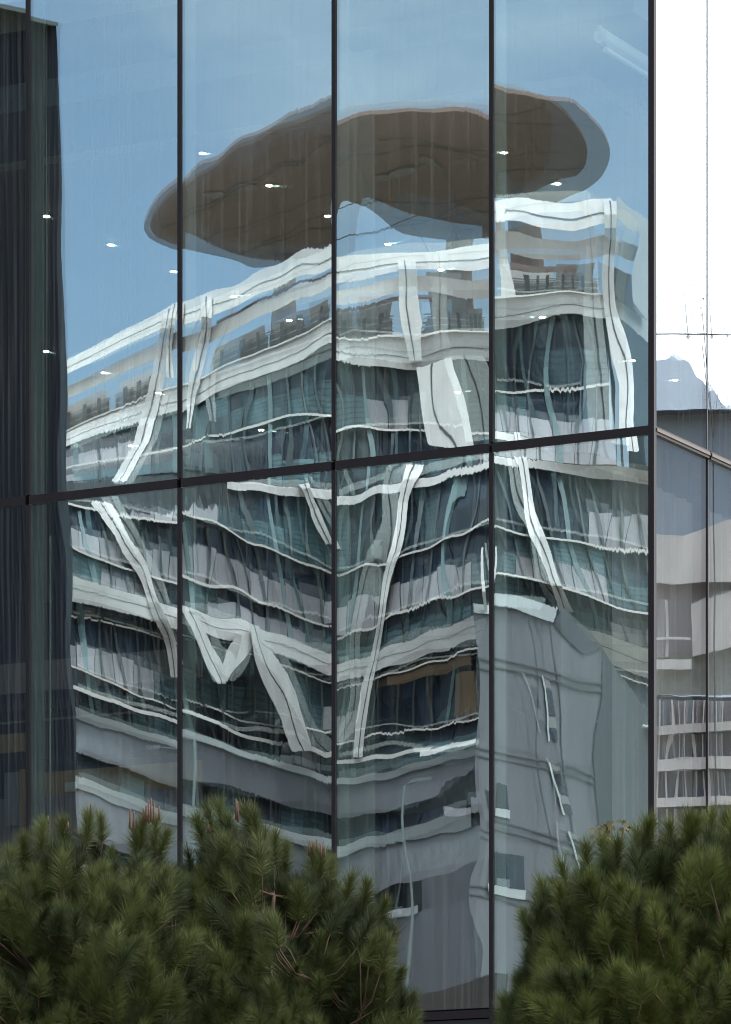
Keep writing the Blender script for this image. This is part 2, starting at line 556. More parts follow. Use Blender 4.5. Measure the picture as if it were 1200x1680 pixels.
front_off = {  # (upper, lower) reflected picture shift per bay, in pixels of the photograph, from the far left bay on
    0: ((-18, 0), (0, 0)), 1: ((-18, 0), (0, 0)), 2: ((0, 0), (9, 0)), 3: ((0, 0), (-10, 0)), 4: ((30, 0), (4, 0)), 5: ((-38, 0), (-4, 0))}
INS = 0.022
pane_count = 0
for b in range(6):
    a0, a1 = A_all[b], A_all[b + 1]
    wd = a0 - a1 - 2 * INS
    for row, (z0, z1) in enumerate(((Z_TR + .045, Z_TOP), (Z_SILL + .04, Z_TR - .045))):
        hg = z1 - z0
        org = G((a0 + a1) / 2, 0.0, (z0 + z1) / 2)
        dy, dx = front_off[b][row]
        sd = 100 + b * 10 + row
        po = pane_grid('glass_pane', org, E1, -NIN, wd, hg, warp(sd, dy, dx, wd, hg, (.25, .25, .42, .8, .8, .8)[b], 2.0e-4), M['outer'], GB)
        gx = ((6, 6, 8, 52, 44, -42), (6, 6, 8, 14, -12, -12))[row][b]
        hf = warp(sd + 500, dy + random.uniform(-14, 10), gx, wd, hg, (.25, .25, .4, .9, .9, .9)[b], -5e-4 if b > 2 else -1e-4)
        ino = pane_grid('inner_glass', org, E1, -NIN, wd, hg, (lambda U, Vv, hf=hf: hf(U, Vv) - .024), M['inner'], po, 20, 60)
        ino.matrix_local = Matrix.Identity(4)
for b in range(3):
    t0, t1 = T_all[b], T_all[b + 1]
    wd = t1 - t0 - .03
    for row, (z0, z1) in enumerate(((Z_TR + .04, Z_TOP), (Z_SILL + .04, Z_TR - .04))):
        hg = z1 - z0
        org = G(0, (t0 + t1) / 2, (z0 + z1) / 2)
        po = pane_grid('glass_pane', org, NIN, E1, wd, hg, warp(300 + b * 10 + row, 0, 0, wd, hg, .55, 1e-4), M['outer_side'], GB)
        hf = warp(400 + b * 10 + row, 0, 0, wd, hg, .55, -1e-4)
        ino = pane_grid('inner_glass', org, NIN, E1, wd, hg, (lambda U, Vv, hf=hf: hf(U, Vv) - .024), M['inner_side'], po, 16, 50)
        ino.matrix_local = Matrix.Identity(4)

# mullions, transoms, fins
for i, a in enumerate(A_all[:-1]):
    for z0, z1 in ((Z_FLOOR - .5, Z_TR - .052), (Z_TR + .052, Z_TOP + .2)):
        mb = MB()
        gbox(mb, a - .021, a + .021, -.018, .030, z0, z1)
        o = mb.build('mullion', M['frame'], GB)
    mb = MB(); gbox(mb, a - .008, a + .008, .036, .30, Z_SILL - .2, Z_TOP)
    mb.build('glass_fin', M['fin'], GB)
    mb = MB(); gbox(mb, a - .012, a + .012, .301, .312, Z_SILL - .2, Z_TOP)
    mb.build('fin_edge', M['sheer'], GB)
for z in (Z_TR, Z_SILL - .02):
    for i in range(6):
        mb = MB(); gbox(mb, A_all[i + 1] + .0215, A_all[i] - .0215, -.020, .10, z - .042, z + .042)
        mb.build('transom', M['frame'], GB)
    for i in range(3):
        lo, hi = T_all[i] + .036, T_all[i + 1] - .010
        mb = MB(); gbox(mb, -.030, .09, lo, hi, z - .040, z + .040)
        mb.build('transom', M['frame'], GB)
        mb = MB(); gbox(mb, -.042, -.0305, lo, hi, z - .012, z + .020)
        mb.build('transom_trim', M['bronze'], GB)
mb = MB(); gbox(mb, -.034, .028, -.028, .033, Z_FLOOR - .5, Z_TOP + .2)
mb.build('corner_post', M['frame'], GB)
for t in T_all[1:]:
    mb = MB(); gbox(mb, -.004, .030, t - .009, t + .009, Z_TR + .042, Z_TOP + .2)
    mb.build('joint', M['joint'], GB)
    mb = MB(); gbox(mb, -.012, .16, t - .009, t + .009, Z_FLOOR - .5, Z_TR - .042)
    mb.build('mullion', M['frame'], GB)
# base spandrel below the sill and roof edge above, walls round the back so the block is closed
mb = MB(); gbox(mb, .046, A_all[0], .02, .3, Z_FLOOR - 1.2, Z_SILL - .07)
mb.build('base_spandrel', M['joint'], GB)
mb = MB(); gbox(mb, .0, .3, .30, 30, Z_FLOOR - 1.2, Z_SILL - .07)
mb.build('base_spandrel', M['joint'], GB)
mb = MB(); gbox(mb, -.05, A_all[0] + 14, -.05, 30, Z_TOP + .21, Z_TOP + 1.4)
mb.build('roof', M['frame'], GB)
mb = MB(); gbox(mb, A_all[0] + .05, A_all[0] + 14, -.02, .3, Z_FLOOR - 1.2, Z_TOP + .2)
mb.build('side_wall', M['corr'], GB)
mb = MB(); gbox(mb, A_all[0] + 14.01, A_all[0] + 14.3, -.02, 30, Z_FLOOR - 1.2, Z_TOP + .2)
mb.build('side_wall', M['corr'], GB)
mb = MB(); gbox(mb, .3, A_all[0] + 14, 29.6, 30, Z_FLOOR - 1.2, Z_TOP + .2)
mb.build('rear_wall', M['darkwall'], GB)
mb = MB(); gbox(mb, 0, .3, T_all[-1] + .05, 29.55, Z_FLOOR - 1.2, Z_TOP + .2)
mb.build('side_wall', M['corr'], GB)

# ------------------------------------------------------------------ interior
def sbox(name, m, a0, a1, t0, t1, z0, z1, label, parent=None, kind='structure'):
    mb = MB(); gbox(mb, a0, a1, t0, t1, z0, z1)
    o = mb.build(name, m, parent)
    if parent is None:
        tag(o, label, None, None, kind)
    return o
ZC = 14.30
sbox('floor', M['floorm'], .31, A_all[0] + 13.9, .31, 29.5, Z_FLOOR - .2, Z_FLOOR + .2, 'dim interior floor behind the glass')
CEIL = sbox('ceiling', M['ceil'], 2.30, A_all[0] + 13.9, 3.14, 29.4, ZC, ZC + .3, 'painted interior ceiling with downlights')
# lowered soffit ring parallel to both glass walls
mb = MB()
gbox(mb, .79, A_all[0] + 13.9, 1.27, 2.95, ZC + .05, ZC + .35)
gbox(mb, .79, 2.10, 2.951, 29.3, ZC + .05, ZC + .35)
tag(mb.build('ceiling_soffit', M['soffit']), 'grey soffit band along the glass walls', None, None, 'structure')
mb = MB()
gbox(mb, 2.101, A_all[0] + 13.9, 2.951, 3.135, ZC + .02, ZC + .2)
gbox(mb, 2.101, 2.29, 3.136, 29.2, ZC + .02, ZC + .2)
tag(mb.build('ceiling_cove', M['whitepaint']), 'pale cove strip between soffit and ceiling', None, None, 'structure')
sbox('upper_ceiling', M['whitepaint'], .31, A_all[0] + 13.9, .31, 1.2, ZC + .9, ZC + 1.0, 'white blind recess above the soffit')
# inner partition of the lower storey, partly seen through the dark reflection at the far bays
AL = A_all[0] + 6
tp = 2.6
PW = empty('interior_partition', G(AL - 3, tp, Z_FLOOR + .2), 'timber and mauve interior partition behind the two far bays', 'wall')
def pz(px, py, t):   # height of the partition seen at this picture row
    k = (px - CX) / F
    # solve G(a,t) for px
    P0 = C + NIN * t
    a = (P0.x - k * P0.y) / (E1.x - k * E1.y)
    y = P0.y - E1.y * a
    return a, (HY - py) / F * y
def ppanel(name, m, pxa, pxb, pya, pyb, dt=0.0, th=.04):
    a0, z0 = pz(pxa, pyb, tp)
    a1, _ = pz(pxb, pyb, tp)
    _, z1 = pz((pxa + pxb) / 2, pya, tp)
    mb = MB(); gbox(mb, a1, a0, tp - dt, tp - dt + th, z0, z1)
    return mb.build(name, m, PW)
ppanel('panel', M['mauve'], -320, 330, 1090, 1168)
ppanel('panel', M['joint'], -320, 330, 1169, 1184, .003)
ppanel('panel', M['mauve'], -320, 330, 1185, 1216, .004)
ppanel('panel', M['ochre'], -320, 45, 1217, 1262, .006)
ppanel('panel', M['joint'], 46, 330, 1236, 1257, .005)
ppanel('panel', M['ochre'], 46, 330, 1258, 1310, .006)
ppanel('panel', M['mauve'], -320, 330, 1311, 1420, .002)
ppanel('door', M['blind'], 12, 34, 1268, 1356, .05)
ppanel('panel', M['ochre'], 35, 45, 1263, 1356, .05)
pl = ppanel('wall_plate', M['plate'], 111, 128, 1284, 1300, .06)
sbox('interior_wall', M['darkwall'], .4, A_all[0] + 13.8, 26.5, 26.8, Z_FLOOR + .21, ZC - .01, 'dark rear wall of the interior')

# slim steel tie rods and a column behind the glass
def rod(name, px, t, z0, z1, r, m, label, cat):
    a, _ = pz(px, 1000, t)
    mb = MB(); mb.tube([G(a, t, z0), G(a, t, z1)], [r, r], 8)
    o = mb.build(name, m, None, True)
    tag(o, label, cat)
rod('tie_rod', 83, .75, Z_FLOOR + .2, 9.55, .012, M['steelrod'], 'slim steel tie rod behind the lower pane next to the dark strip', 'rod')
rod('tie_rod', 77, .75, 9.9, ZC + .9, .008, M['steelrod'], 'slim steel tie rod behind the upper pane next to the dark strip', 'rod')
COLN = empty('interior_column', G(pz(598, 400, 1.0)[0], 1.0, Z_FLOOR), 'pale veil-like column behind the third bay from the corner', 'column')
a_c, _ = pz(600, 400, 1.0)
mb = MB(); gbox(mb, a_c - .10, a_c + .30, .95, 1.02, Z_FLOOR + .2, 14.30)
mb.build('shaft', M['sheer'], COLN)
a_d, _ = pz(1000, 900, .9)
mb = MB(); gbox(mb, a_d - .42, a_d + .40, .60, .62, Z_FLOOR + .2, 9.6)
tag(mb.build('sheer_curtain', M['sheer']), 'sheer grey curtain hanging behind the lower pane at the corner', 'curtain')

mb = MB()  # curtain added to lay a pale veil over the lower side panes
tt = np.linspace(.25, 3.9, 60)
for k in range(59):
    o0, o1 = .03 * math.sin(k * 1.3), .03 * math.sin((k + 1) * 1.3)
    mb.quad(G(.55 + o0, tt[k], Z_FLOOR + .2), G(.55 + o1, tt[k + 1], Z_FLOOR + .2), G(.55 + o1, tt[k + 1], 9.5), G(.55 + o0, tt[k], 9.5))
tag(mb.build('sheer_curtain', M['sheer_side']), 'added sheer pleated curtain lightening the side wall round the corner', 'curtain')

# string curtain of loose strands behind two upper panes
SCU = empty('string_curtain', G(pz(215, 600, .8)[0], .8, Z_TR + .1), 'thin loose vertical strands hanging behind the pane next to the dark strip', 'curtain')
for px in (150, 157, 161, 172, 196, 204, 209, 216, 222, 225, 262):
    a, _ = pz(px, 300, .8)
    MB().tube([G(a, .8, Z_TR + .1), G(a, .8, ZC + .9)], [.0022, .0022], 5).build('strand', M['darkwall'], SCU)

# roller blind inside the side wall at the top
RB = empty('roller_blind', G(.35, 1.0, 13.9), 'white roller blind wound up above the corner pane', 'blind')
def gp(px, py, a):       # point at inset a from the side wall for a pixel
    k = (px - CX) / F
    P0 = C - E1 * a
    t = (P0.x - k * P0.y) / (k * NIN.y - NIN.x)
    p = P0 + NIN * t
    return t, (HY - py) / F * p.y
t0b, z0b = gp(985, 58, 1.1)
t1b = t0b + 3.0
_, z1b = gp(985, 82, 1.1)
mb = MB(); mb.tube([G(1.1, t0b, z0b), G(1.1, t1b, z0b)], [.078, .078], 20)
mb.build('tube', M['whitepaint'], RB, False)
mb = MB(); gbox(mb, 1.045, 1.05, t0b + .04, t1b, z1b, z0b)
mb.build('fabric', M['blind'], RB)
mb = MB(); mb.tube([G(1.05, t0b + .01, z1b), G(1.05, t1b, z1b)], [.030, .030], 12)
mb.build('bottom_bar', M['whitepaint'], RB, False)
mb = MB(); gbox(mb, 1.08, 1.12, t0b - .03, t0b - .005, z0b - .02, z0b + .10)
mb.build('bracket', M['plate'], RB)

# downlights: at their picture places on the ceiling plane
DL = [(333, 251), (442, 304), (538, 354), (637, 400), (724, 442), (890, 520), (1038, 591), (1108, 623),
      (182, 401), (285, 445), (384, 486), (475, 525), (751, 643), (76, 576), (171, 611), (260, 644), (429, 705),
      (215, 731), (827, 250), (915, 301), (76, 354)]
cols = ['behind the dark strip bay', 'behind the bay next to the dark strip', 'behind the second bay from the dark strip',
        'behind the third bay from the dark strip', 'behind the bay at the corner', 'behind the side wall round the corner']
edges = [93, 295, 548, 807, 1070, 1300]
byc = {}
for (x, y) in sorted(DL, key=lambda q: q[1]):
    i = next(k for k, e in enumerate(edges) if x < e)
    byc.setdefault(i, []).append((x, y))
ordw = ['highest', 'second highest', 'third highest', 'fourth highest', 'fifth highest', 'sixth highest', 'seventh highest', 'eighth highest']
for i, lst in byc.items():
    for k, (x, y) in enumerate(lst):
        d = (ZC - .012) * F / (HY - y)
        p = Vector(((x - CX) / F * d, d, ZC - .012))
        word = 'only one' if len(lst) == 1 else ('lowest' if k == len(lst) - 1 else ordw[k])
        t = empty('downlight', p, 'small round lit ceiling downlight, %s %s' % (word, cols[i]), 'downlight', 'lit ceiling downlights')
        mb = MB(); mb.tube([p + UP * .010, p - UP * .004], [.054, .058], 18)
        mb.build('trim_ring', M['darkwall'], t)
        mb = MB(); mb.tube([p - UP * .0045, p - UP * .010], [.038, .034], 16)
        mb.build('lens', M['lampface'], t)

# ------------------------------------------------------------------ the tower that is mirrored in the front wall
D0 = 280.0
XC = [-40, 95, 294, 546, 806, 1140]
ROWS = [  # name, picture rows at XC
 ('R0', [660, 594, 500, 392, 372, 356]),
 ('R1', [680, 617, 531, 431, 408, 394]),
 ('M0', [702, 640, 550, 442, 424, 412]),
 ('M1', [720, 660, 576, 467, 457, 447]),
 ('B1t', [772, 716, 632, 530, 519, 519]),
 ('B1b', [792, 740, 671, 571, 569, 559]),
 ('F1', [802, 772, 733, 676, 682, 655]),
 ('BMt', [800, 792, 774, 814, 748, 786]),
 ('BMb', [810, 803, 788, 828, 760, 812]),
 ('L1', [795, 815, 848, 946, 857, 932]),
 ('L2', [855, 885, 951, 1040, 950, 1020]),
 ('B2t', [895, 930, 993, 1083, 1003, 1078]),
 ('B2b', [937, 971, 1027, 1115, 1047, 1126]),
 ('L4', [958, 995, 1048, 1128, 1062, 1138]),
 ('L5', [1025, 1076, 1153, 1218, 1166, 1215]),
 ('L6', [1068, 1113, 1174, 1248, 1203, 1260]),
 ('Ct', [1102, 1145, 1208, 1276, 1218, 1300]),
 ('Cb', [1122, 1165, 1221, 1287, 1235, 1315]),
 ('W1t', [1170, 1217, 1287, 1345, 1292, 1380]),
 ('W1b', [1205, 1255, 1327, 1387, 1319, 1420]),
 ('C2b', [1222, 1275, 1347, 1403, 1341, 1435]),
 ('W2t', [1300, 1350, 1420, 1478, 1404, 1500]),
 ('W2b', [1345, 1395, 1465, 1522, 1455, 1550]),
 ('C3b', [1358, 1408, 1478, 1536, 1470, 1565]),
 ('G0', [2378, 2378, 2378, 2378, 2378, 2378])]
RI = {n: i for i, (n, _) in enumerate(ROWS)}
RY = [y for _, y in ROWS]
RZ = [(HY - y[3]) * D0 / F for y in RY]
def ry(i, x):
    return float(np.interp(x, XC, RY[i]))
def surf(x, i, off=0.0, fr=0.0, j=None):
    """Point on the tower's folded front at picture column x, row i (blended by fr to row j), off metres proud."""
    y, z = ry(i, x), RZ[i]
    if j is not None:
        y = y + (ry(j, x) - y) * fr
        z = z + (RZ[j] - z) * fr
    d = z * F / (HY - y) if abs(HY - y) > 60 else D0 * .93
    return V1(x, y, d - off)
def depth_at(x, y):
    for i in range(len(ROWS) - 1):
        y0, y1 = ry(i, x), ry(i + 1, x)
        if y0 <= y < y1:
            fr = (y - y0) / max(1e-6, y1 - y0)
            z = RZ[i] + (RZ[i + 1] - RZ[i]) * fr
            return z * F / (HY - y)
    return RZ[0] * F / (HY - min(y, ry(0, x)))

TW = empty('folded_tower', V1(546, 2378, D0), 'white and teal office tower with crossed columns, mirrored in the glass', 'building')

def xs_of(x0, x1, st=14):
    base = [x for x in XC if x0 < x < x1]
    n = max(1, int(round((x1 - x0) / st)))
    return sorted(set([x0, x1] + base + list(np.linspace(x0, x1, n + 1))))
def band(name, m, i, j, x0, x1, off, th, fi=0.0, fj=0.0, ii=None, jj=None):
    """A closed slab edge between two rows, off metres proud of the front, th metres thick."""
    xs = xs_of(x0, x1)
    v, f = [], []
    for x in xs:
        v += [surf(x, i, off, fi, ii), surf(x, j, off, fj, jj), surf(x, j, off - th, fj, jj), surf(x, i, off - th, fi, ii)]
    n = len(xs)
    for k in range(n - 1):
        b = 4 * k
        for q in range(4):
            f.append((b + q, b + (q + 1) % 4, b + 4 + (q + 1) % 4, b + 4 + q))
    f += [(0, 1, 2, 3), (4 * n - 1, 4 * n - 2, 4 * n - 3, 4 * n - 4)]
    return mesh_obj(name, v, f, m, TW)
XR = 1004.0        # end of the upper block's front
XL = -30.0
XE = 1130.0        # lower floors go on behind the corner
# thick white bands with a joint line
band('roof_band', M['white'], RI['R0'], RI['R1'], XL, XR, 1.2, 2.0)
band('band_joint', M['groove'], RI['R0'], RI['R0'], XL, XR, 1.26, .3, .54, .585, RI['R1'], RI['R1'])
band('trellis_beam', M['white'], RI['M0'], RI['M1'], XL, XR, 0.9, 1.4)
band('parapet_band', M['white'], RI['B1t'], RI['B1b'], XL, XR, 1.2, 2.4)
band('band_joint', M['groove'], RI['B1t'], RI['B1t'], XL, XR, 1.26, .3, .59, .62, RI['B1b'], RI['B1b'])
band('parapet_band', M['white'], RI['BMt'], RI['BMb'], 380, XE, 1.3, 2.2)
band('parapet_band', M['white'], RI['B2t'], RI['B2b'], XL, XE, 1.3, 2.4)
band('band_joint', M['groove'], RI['B2t'], RI['B2t'], XL, XE, 1.36, .3, .45, .48, RI['B2b'], RI['B2b'])
# slim white slab edges
def thin(i, x0, x1, px=5.0, off=1.0):
    xs = xs_of(x0, x1)
    v, f = [], []
    for x in xs:
        y = ry(i, x); z = RZ[i]; d = z * F / (HY - y)
        v += [V1(x, y - px / 2, d - off), V1(x, y + px / 2, d - off), V1(x, y + px / 2, d), V1(x, y - px / 2, d)]
    n = len(xs)
    for k in range(n - 1):
        b = 4 * k
        for q in range(4):
            f.append((b + q, b + (q + 1) % 4, b + 4 + (q + 1) % 4, b + 4 + q))
    f += [(0, 1, 2, 3), (4 * n - 1, 4 * n - 2, 4 * n - 3, 4 * n - 4)]
    mesh_obj('slab_edge', v, f, M['whitesill'], TW)
for nm, x1 in (('F1', XR), ('L1', XE), ('L2', XE), ('L4', XE), ('L5', XE)):
    thin(RI[nm], XL, x1, 4.0 if nm in ('F1', 'L1', 'L2') else 3.0)
thin(RI['L6'], XL, 786, 6.5, 1.6)

# dark core wall behind all the storeys
for ra, rb, x1 in (('B1b', 'F1', XR), ('F1', 'BMt', XR), ('BMt', 'L1', XE), ('L1', 'L2', XE), ('L2', 'B2t', XE), ('B2t', 'L4', XE), ('L4', 'L5', XE), ('L5', 'Ct', XE), ('Ct', 'W1b', XE), ('W1b', 'W2t', XE), ('W2t', 'C3b', XE)):
    band('core_wall', M['core'], RI[ra], RI[rb], XL, x1, -.7, 1.0)
# storeys: an upper strip of glass or blinds, a lower strip of louvres or blinds, each bay a panel of its own
STO = [('B1b', 'F1', XR), ('F1', 'BMt', XR), ('BMb', 'L1', XE), ('L1', 'L2', XE), ('L2', 'B2t', XE), ('B2b', 'L4', XE), ('L4', 'L5', XE), ('L5', 'Ct', 786)]
BAY = 31.0
rg = random.Random(5)
for si, (ra, rb, x1) in enumerate(STO):
    i, j = RI[ra], RI[rb]
    nb = int((x1 - XL) / BAY)
    st = (x1 - XL) / nb
    run, kind_up, kind_lo = 0, 'navy', 'teal'
    for k in range(nb):
        xa, xb = XL + k * st, XL + (k + 1) * st
        mid = (xa + xb) / 2
        hgt = ry(j, mid) - ry(i, mid)
        if hgt < 9:
            continue
        if run <= 0:
            run = rg.randint(1, 5)
            kind_up = rg.choice(['navy', 'navy', 'navy', 'teal', 'navy', 'navy', 'navy'])
            kind_lo = rg.choice(['teal', 'blind', 'teal', 'teal', 'navy', 'blind', 'teal'])
        run -= 1
        split = .52 + rg.uniform(-.05, .05)
        for (fa, fb, kd) in ((0.02, split, kind_up), (split, .985, kind_lo)):
            def pt(x, fr, off):
                return surf(x, i, off, fr, j)
            q = [pt(xa + .6, fa, 0), pt(xa + .6, fb, 0), pt(xb - .6, fb, 0), pt(xb - .6, fa, 0)]
            qb = [pt(xa + .6, fa, -.25), pt(xa + .6, fb, -.25), pt(xb - .6, fb, -.25), pt(xb - .6, fa, -.25)]
            MB().hexa(q + qb).build({'navy': 'window_pane', 'teal': 'louvre_panel', 'blind': 'blind_panel'}[kd], M[kd], TW)
            if kd == 'teal':
                pass
# upright window bars, leaning with the fold, and pale teal fins
for (ra, rb, x1, lean) in (('B1b', 'BMt', XR, .04), ('BMb', 'B2t', XE, 0), ('B2b', 'Ct', 1000, 0)):
    i, j = RI[ra], RI[rb]
    n = int((x1 - XL) / BAY)
    for k in range(n + 1):
        x = XL + (x1 - XL) * k / n
        ln = (.16 if x < 540 else (-.12 if x < 800 else .26)) if lean == 0 else lean
        v = []
        wpx = 4.0 if k % 5 else 8
        mt = M['wmull'] if k % 5 else M['tealfin']
        y0, y1 = ry(i, x), ry(j, x)
        xb = x + ln * (y1 - y0)
        lim = [546, 806, 1100]
        for L in lim:
            if x < L: xb = min(xb, L - 3); break
        xb = max(xb, 549 if 546 <= x < 806 else XL)
        if xb < x - 80: continue
        seg = 5
        mb = MB()
        ring = []
        for s in range(seg + 1):
            fr = s / seg
            xx = x + (xb - x) * fr
            y = ry(i, xx) + (ry(j, xx) - ry(i, xx)) * fr
            d = depth_at(xx, y)
            ring += [V1(xx - wpx / 2, y, d - .35), V1(xx + wpx / 2, y, d - .35), V1(xx + wpx / 2, y, d), V1(xx - wpx / 2, y, d)]
        f = []
        for s in range(seg):
            b = 4 * s
            for q in range(4):
                f.append((b + q, b + (q + 1) % 4, b + 4 + (q + 1) % 4, b + 4 + q))
        mesh_obj('window_bar', ring, f, mt, TW)

# white crossed columns: picture polylines (x, y, width in pixels)
def column(pts, off=2.2, th=1.5, name='brace_column', m=None, joint=True, flat=None):
    v, f, g, gf = [], [], [], []
    for (x, y, wpx) in pts:
        fd = (lambda xx: RZ[RI[flat]] * F / (HY - ry(RI[flat], xx))) if flat else (lambda xx, q=depth_at(x, y): q)
        d, dl_, dr_ = fd(x), fd(x - wpx / 2), fd(x + wpx / 2)
        v += [V1(x - wpx / 2, y, dl_ - off), V1(x + wpx / 2, y, dr_ - off), V1(x + wpx / 2, y, dr_ - off + th), V1(x - wpx / 2, y, dl_ - off + th)]
        g += [V1(x - 1.0, y, d - off - .05), V1(x + 1.0, y, d - off - .05)]
    for k in range(len(pts) - 1):
        b = 4 * k
        for q in range(4):
            f.append((b + q, b + (q + 1) % 4, b + 4 + (q + 1) % 4, b + 4 + q))
        gf.append((2 * k, 2 * k + 1, 2 * k + 3, 2 * k + 2))
    n = len(pts)
    f += [(0, 1, 2, 3), (4 * n - 1, 4 * n - 2, 4 * n - 3, 4 * n - 4)]
    o = mesh_obj(name, v, f, m or M['white'], TW)
    if joint:
        mesh_obj('column_joint', g, gf, M['groove'], o)
        # the sub-part sits in its column's frame
        o2 = o.children[-1] if o.children else None
    return o
def lerp_pts(p, n=5):
    o = []
    for k in range(len(p) - 1):
        for s in range(n):
            t = s / n
            o.append(tuple(p[k][c] + (p[k + 1][c] - p[k][c]) * t for c in range(3)))
    return o + [p[-1]]
column(lerp_pts([(286, 508, 22), (270, 590, 23), (252, 663, 22), (236, 722, 24), (192, 792, 28)]))
column(lerp_pts([(166, 812, 32), (200, 866, 27), (230, 916, 25), (252, 970, 22), (280, 1040, 19), (292, 1100, 18)]))
column(lerp_pts([(336, 486, 20), (330, 535, 18), (317, 592, 16), (307, 650, 13), (303, 700, 9)]))
column(lerp_pts([(308, 1004, 22), (330, 1044, 30), (350, 1088, 32), (358, 1106, 30), (366, 1128, 16)]), 2.6, flat='B2b')
column(lerp_pts([(370, 1124, 14), (384, 1092, 26), (402, 1046, 38)]), 2.4, joint=False, flat='B2b')
column(lerp_pts([(414, 1036, 24), (438, 1096, 44), (470, 1166, 40), (506, 1242, 28)]), 3.6, flat='B2b')
column(lerp_pts([(495, 800, 20), (524, 842, 18), (544, 900, 13)]))
column(lerp_pts([(662, 400, 30), (668, 488, 26), (674, 528, 24), (680, 556, 24)]))
column(lerp_pts([(708, 566, 50), (722, 610, 54), (744, 705, 60)]), 5.0, flat='B1b')
column(lerp_pts([(684, 757, 24), (660, 815, 24), (646, 890, 23), (628, 955, 22), (610, 1036, 21), (598, 1116, 20), (586, 1236, 18)]))
column(lerp_pts([(848, 748, 18), (876, 843, 18), (893, 895, 18), (912, 965, 18), (928, 1008, 19)]))
column(lerp_pts([(1001, 366, 22), (1008, 470, 22), (1016, 560, 22), (1024, 650, 24), (1034, 748, 26)]), 2.4, 2.0)
column(lerp_pts([(296, 500, 12), (288, 560, 12), (284, 620, 12)]), 2.0)
column(lerp_pts([(820, 380, 16), (826, 450, 14), (832, 520, 14)]), 1.6, 1.2, joint=False)
# the upper block's short side, going back from its corner post
def side_quad(name, m, x0, ya0, yb0, x1, ya1, yb1, dback=9.0, th=.6):
    d0 = depth_at(x0 - 3, (ya0 + yb0) / 2) - 1.2
    c = []
    for o_ in (0, th):
        c += [V1(x0, ya0, d0 + o_), V1(x0, yb0, d0 + o_), V1(x1, yb1, d0 + dback + o_), V1(x1, ya1, d0 + dback + o_)]
    MB().hexa(c).build(name, m, TW)
side_quad('roof_band', M['coping'], 1013, 358, 390, 1074, 412, 446)
side_quad('trellis_beam', M['coping'], 1014, 418, 446, 1074, 460, 480)
side_quad('parapet_band', M['coping'], 1018, 524, 556, 1076, 560, 600)
side_quad('end_post', M['coping'], 1052, 410, 530, 1074, 420, 560, 7, .6)
side_quad('side_wall_panel', M['core'], 1024, 558, 780, 1076, 598, 800)
side_quad('side_wall_panel', M['slat'], 1016, 470, 526, 1076, 500, 562, 12)
# terrace behind the roof frame: set-back pale walls, slatted screens and a dark soffit strip
def back(name, m, i, j, x0, x1, fa, fb, off):
    return band(name, m, i, i, x0, x1, off, .4, fa, fb, j, j)
b1, m1 = RI['B1t'], RI['M1']
rt = random.Random(3)
for (x0, x1) in ((95, 180), (200, 262), (350, 440), (450, 540), (556, 640), (690, 760), (770, 800), (836, 900), (905, 990)):
    o_ = -rt.uniform(5, 9)
    top = rt.uniform(.12, .35)
    back('terrace_wall', M['white'] if rt.random() < .6 else M['slat'], m1, b1, x0, x1, top, .62, o_)
    back('terrace_wall', M['slat'], m1, b1, x0 - 4, x1 + 4, .62, 1.0, o_)
    for q in range(5):
        fr = .56 + q * .085
        back('terrace_slat', M['coping'] if q % 2 else M['slat'], m1, b1, x0 - 6, x1 + 6, fr, fr + .03, -2.5)
    for q in range(3):
        xx = x0 + (x1 - x0) * (q + .5) / 3
        back('terrace_post', M['groove'], m1, b1, xx - 3.5, xx + 3.5, .45, 1.0, -1.5)
back('terrace_soffit', M['brown'], RI['R1'], RI['M0'], 350, 545, .62, .95, -4)
back('terrace_soffit', M['brown'], RI['M1'], RI['B1t'], 556, 700, .10, .22, -4)
back('terrace_soffit', M['brown'], RI['M1'], RI['B1t'], 836, 960, .20, .38, -4)
back('terrace_frame', M['slat'], RI['R1'], RI['B1t'], 690, 768, .05, 1.0, -6)
# a pale railing in front of the terrace and on the podium
thin(RI['B1t'], XL, XR, 3.0, 1.6)

# rust panels at the lower storeys
for (x0, x1, fa, fb) in ((640, 780, .06, .22), (752, 782, .30, .90)):
    back('rust_panel', M['rust'], RI['L4'], RI['L5'], x0, x1, fa, fb, .45)
# podium: coping, grey wall, strip windows, coping, grey wall down to the ground
band('podium_coping', M['coping'], RI['Ct'], RI['Cb'], XL, 788, 2.2, 3.0)
band('podium_wall', M['conc'], RI['Cb'], RI['W1t'], XL, 788, 1.6, 2.0)
band('podium_coping', M['coping'], RI['W1b'], RI['C2b'], XL, 771, 2.1, 2.6)
band('podium_wall', M['conc'], RI['C2b'], RI['W2t'], XL, 806, 1.6, 2.0)
band('podium_wall', M['conc'], RI['W2t'], RI['C3b'], 694, 806, 1.6, 2.0)
band('podium_coping', M['coping'], RI['W2b'], RI['C3b'], XL, 680, 2.1, 2.6)
xsw = np.linspace(XL, 772, 22)
for k in range(21):
    kd = rg.choice(['navy', 'navy', 'navy', 'teal', 'blind'])
    band('window_pane', M[kd], RI['W1t'], RI['W1b'], xsw[k] + .8, xsw[k + 1] - .8, .2, .3)
    if xsw[k + 1] < 694:
        band('window_pane', M[rg.choice(['navy', 'teal', 'navy'])], RI['W2t'], RI['W2b'], xsw[k] + .8, xsw[k + 1] - .8, .2, .3)
band('podium_wall', M['conc'], RI['W1t'], RI['W1b'], 772.5, 788, 1.6, 2.0)
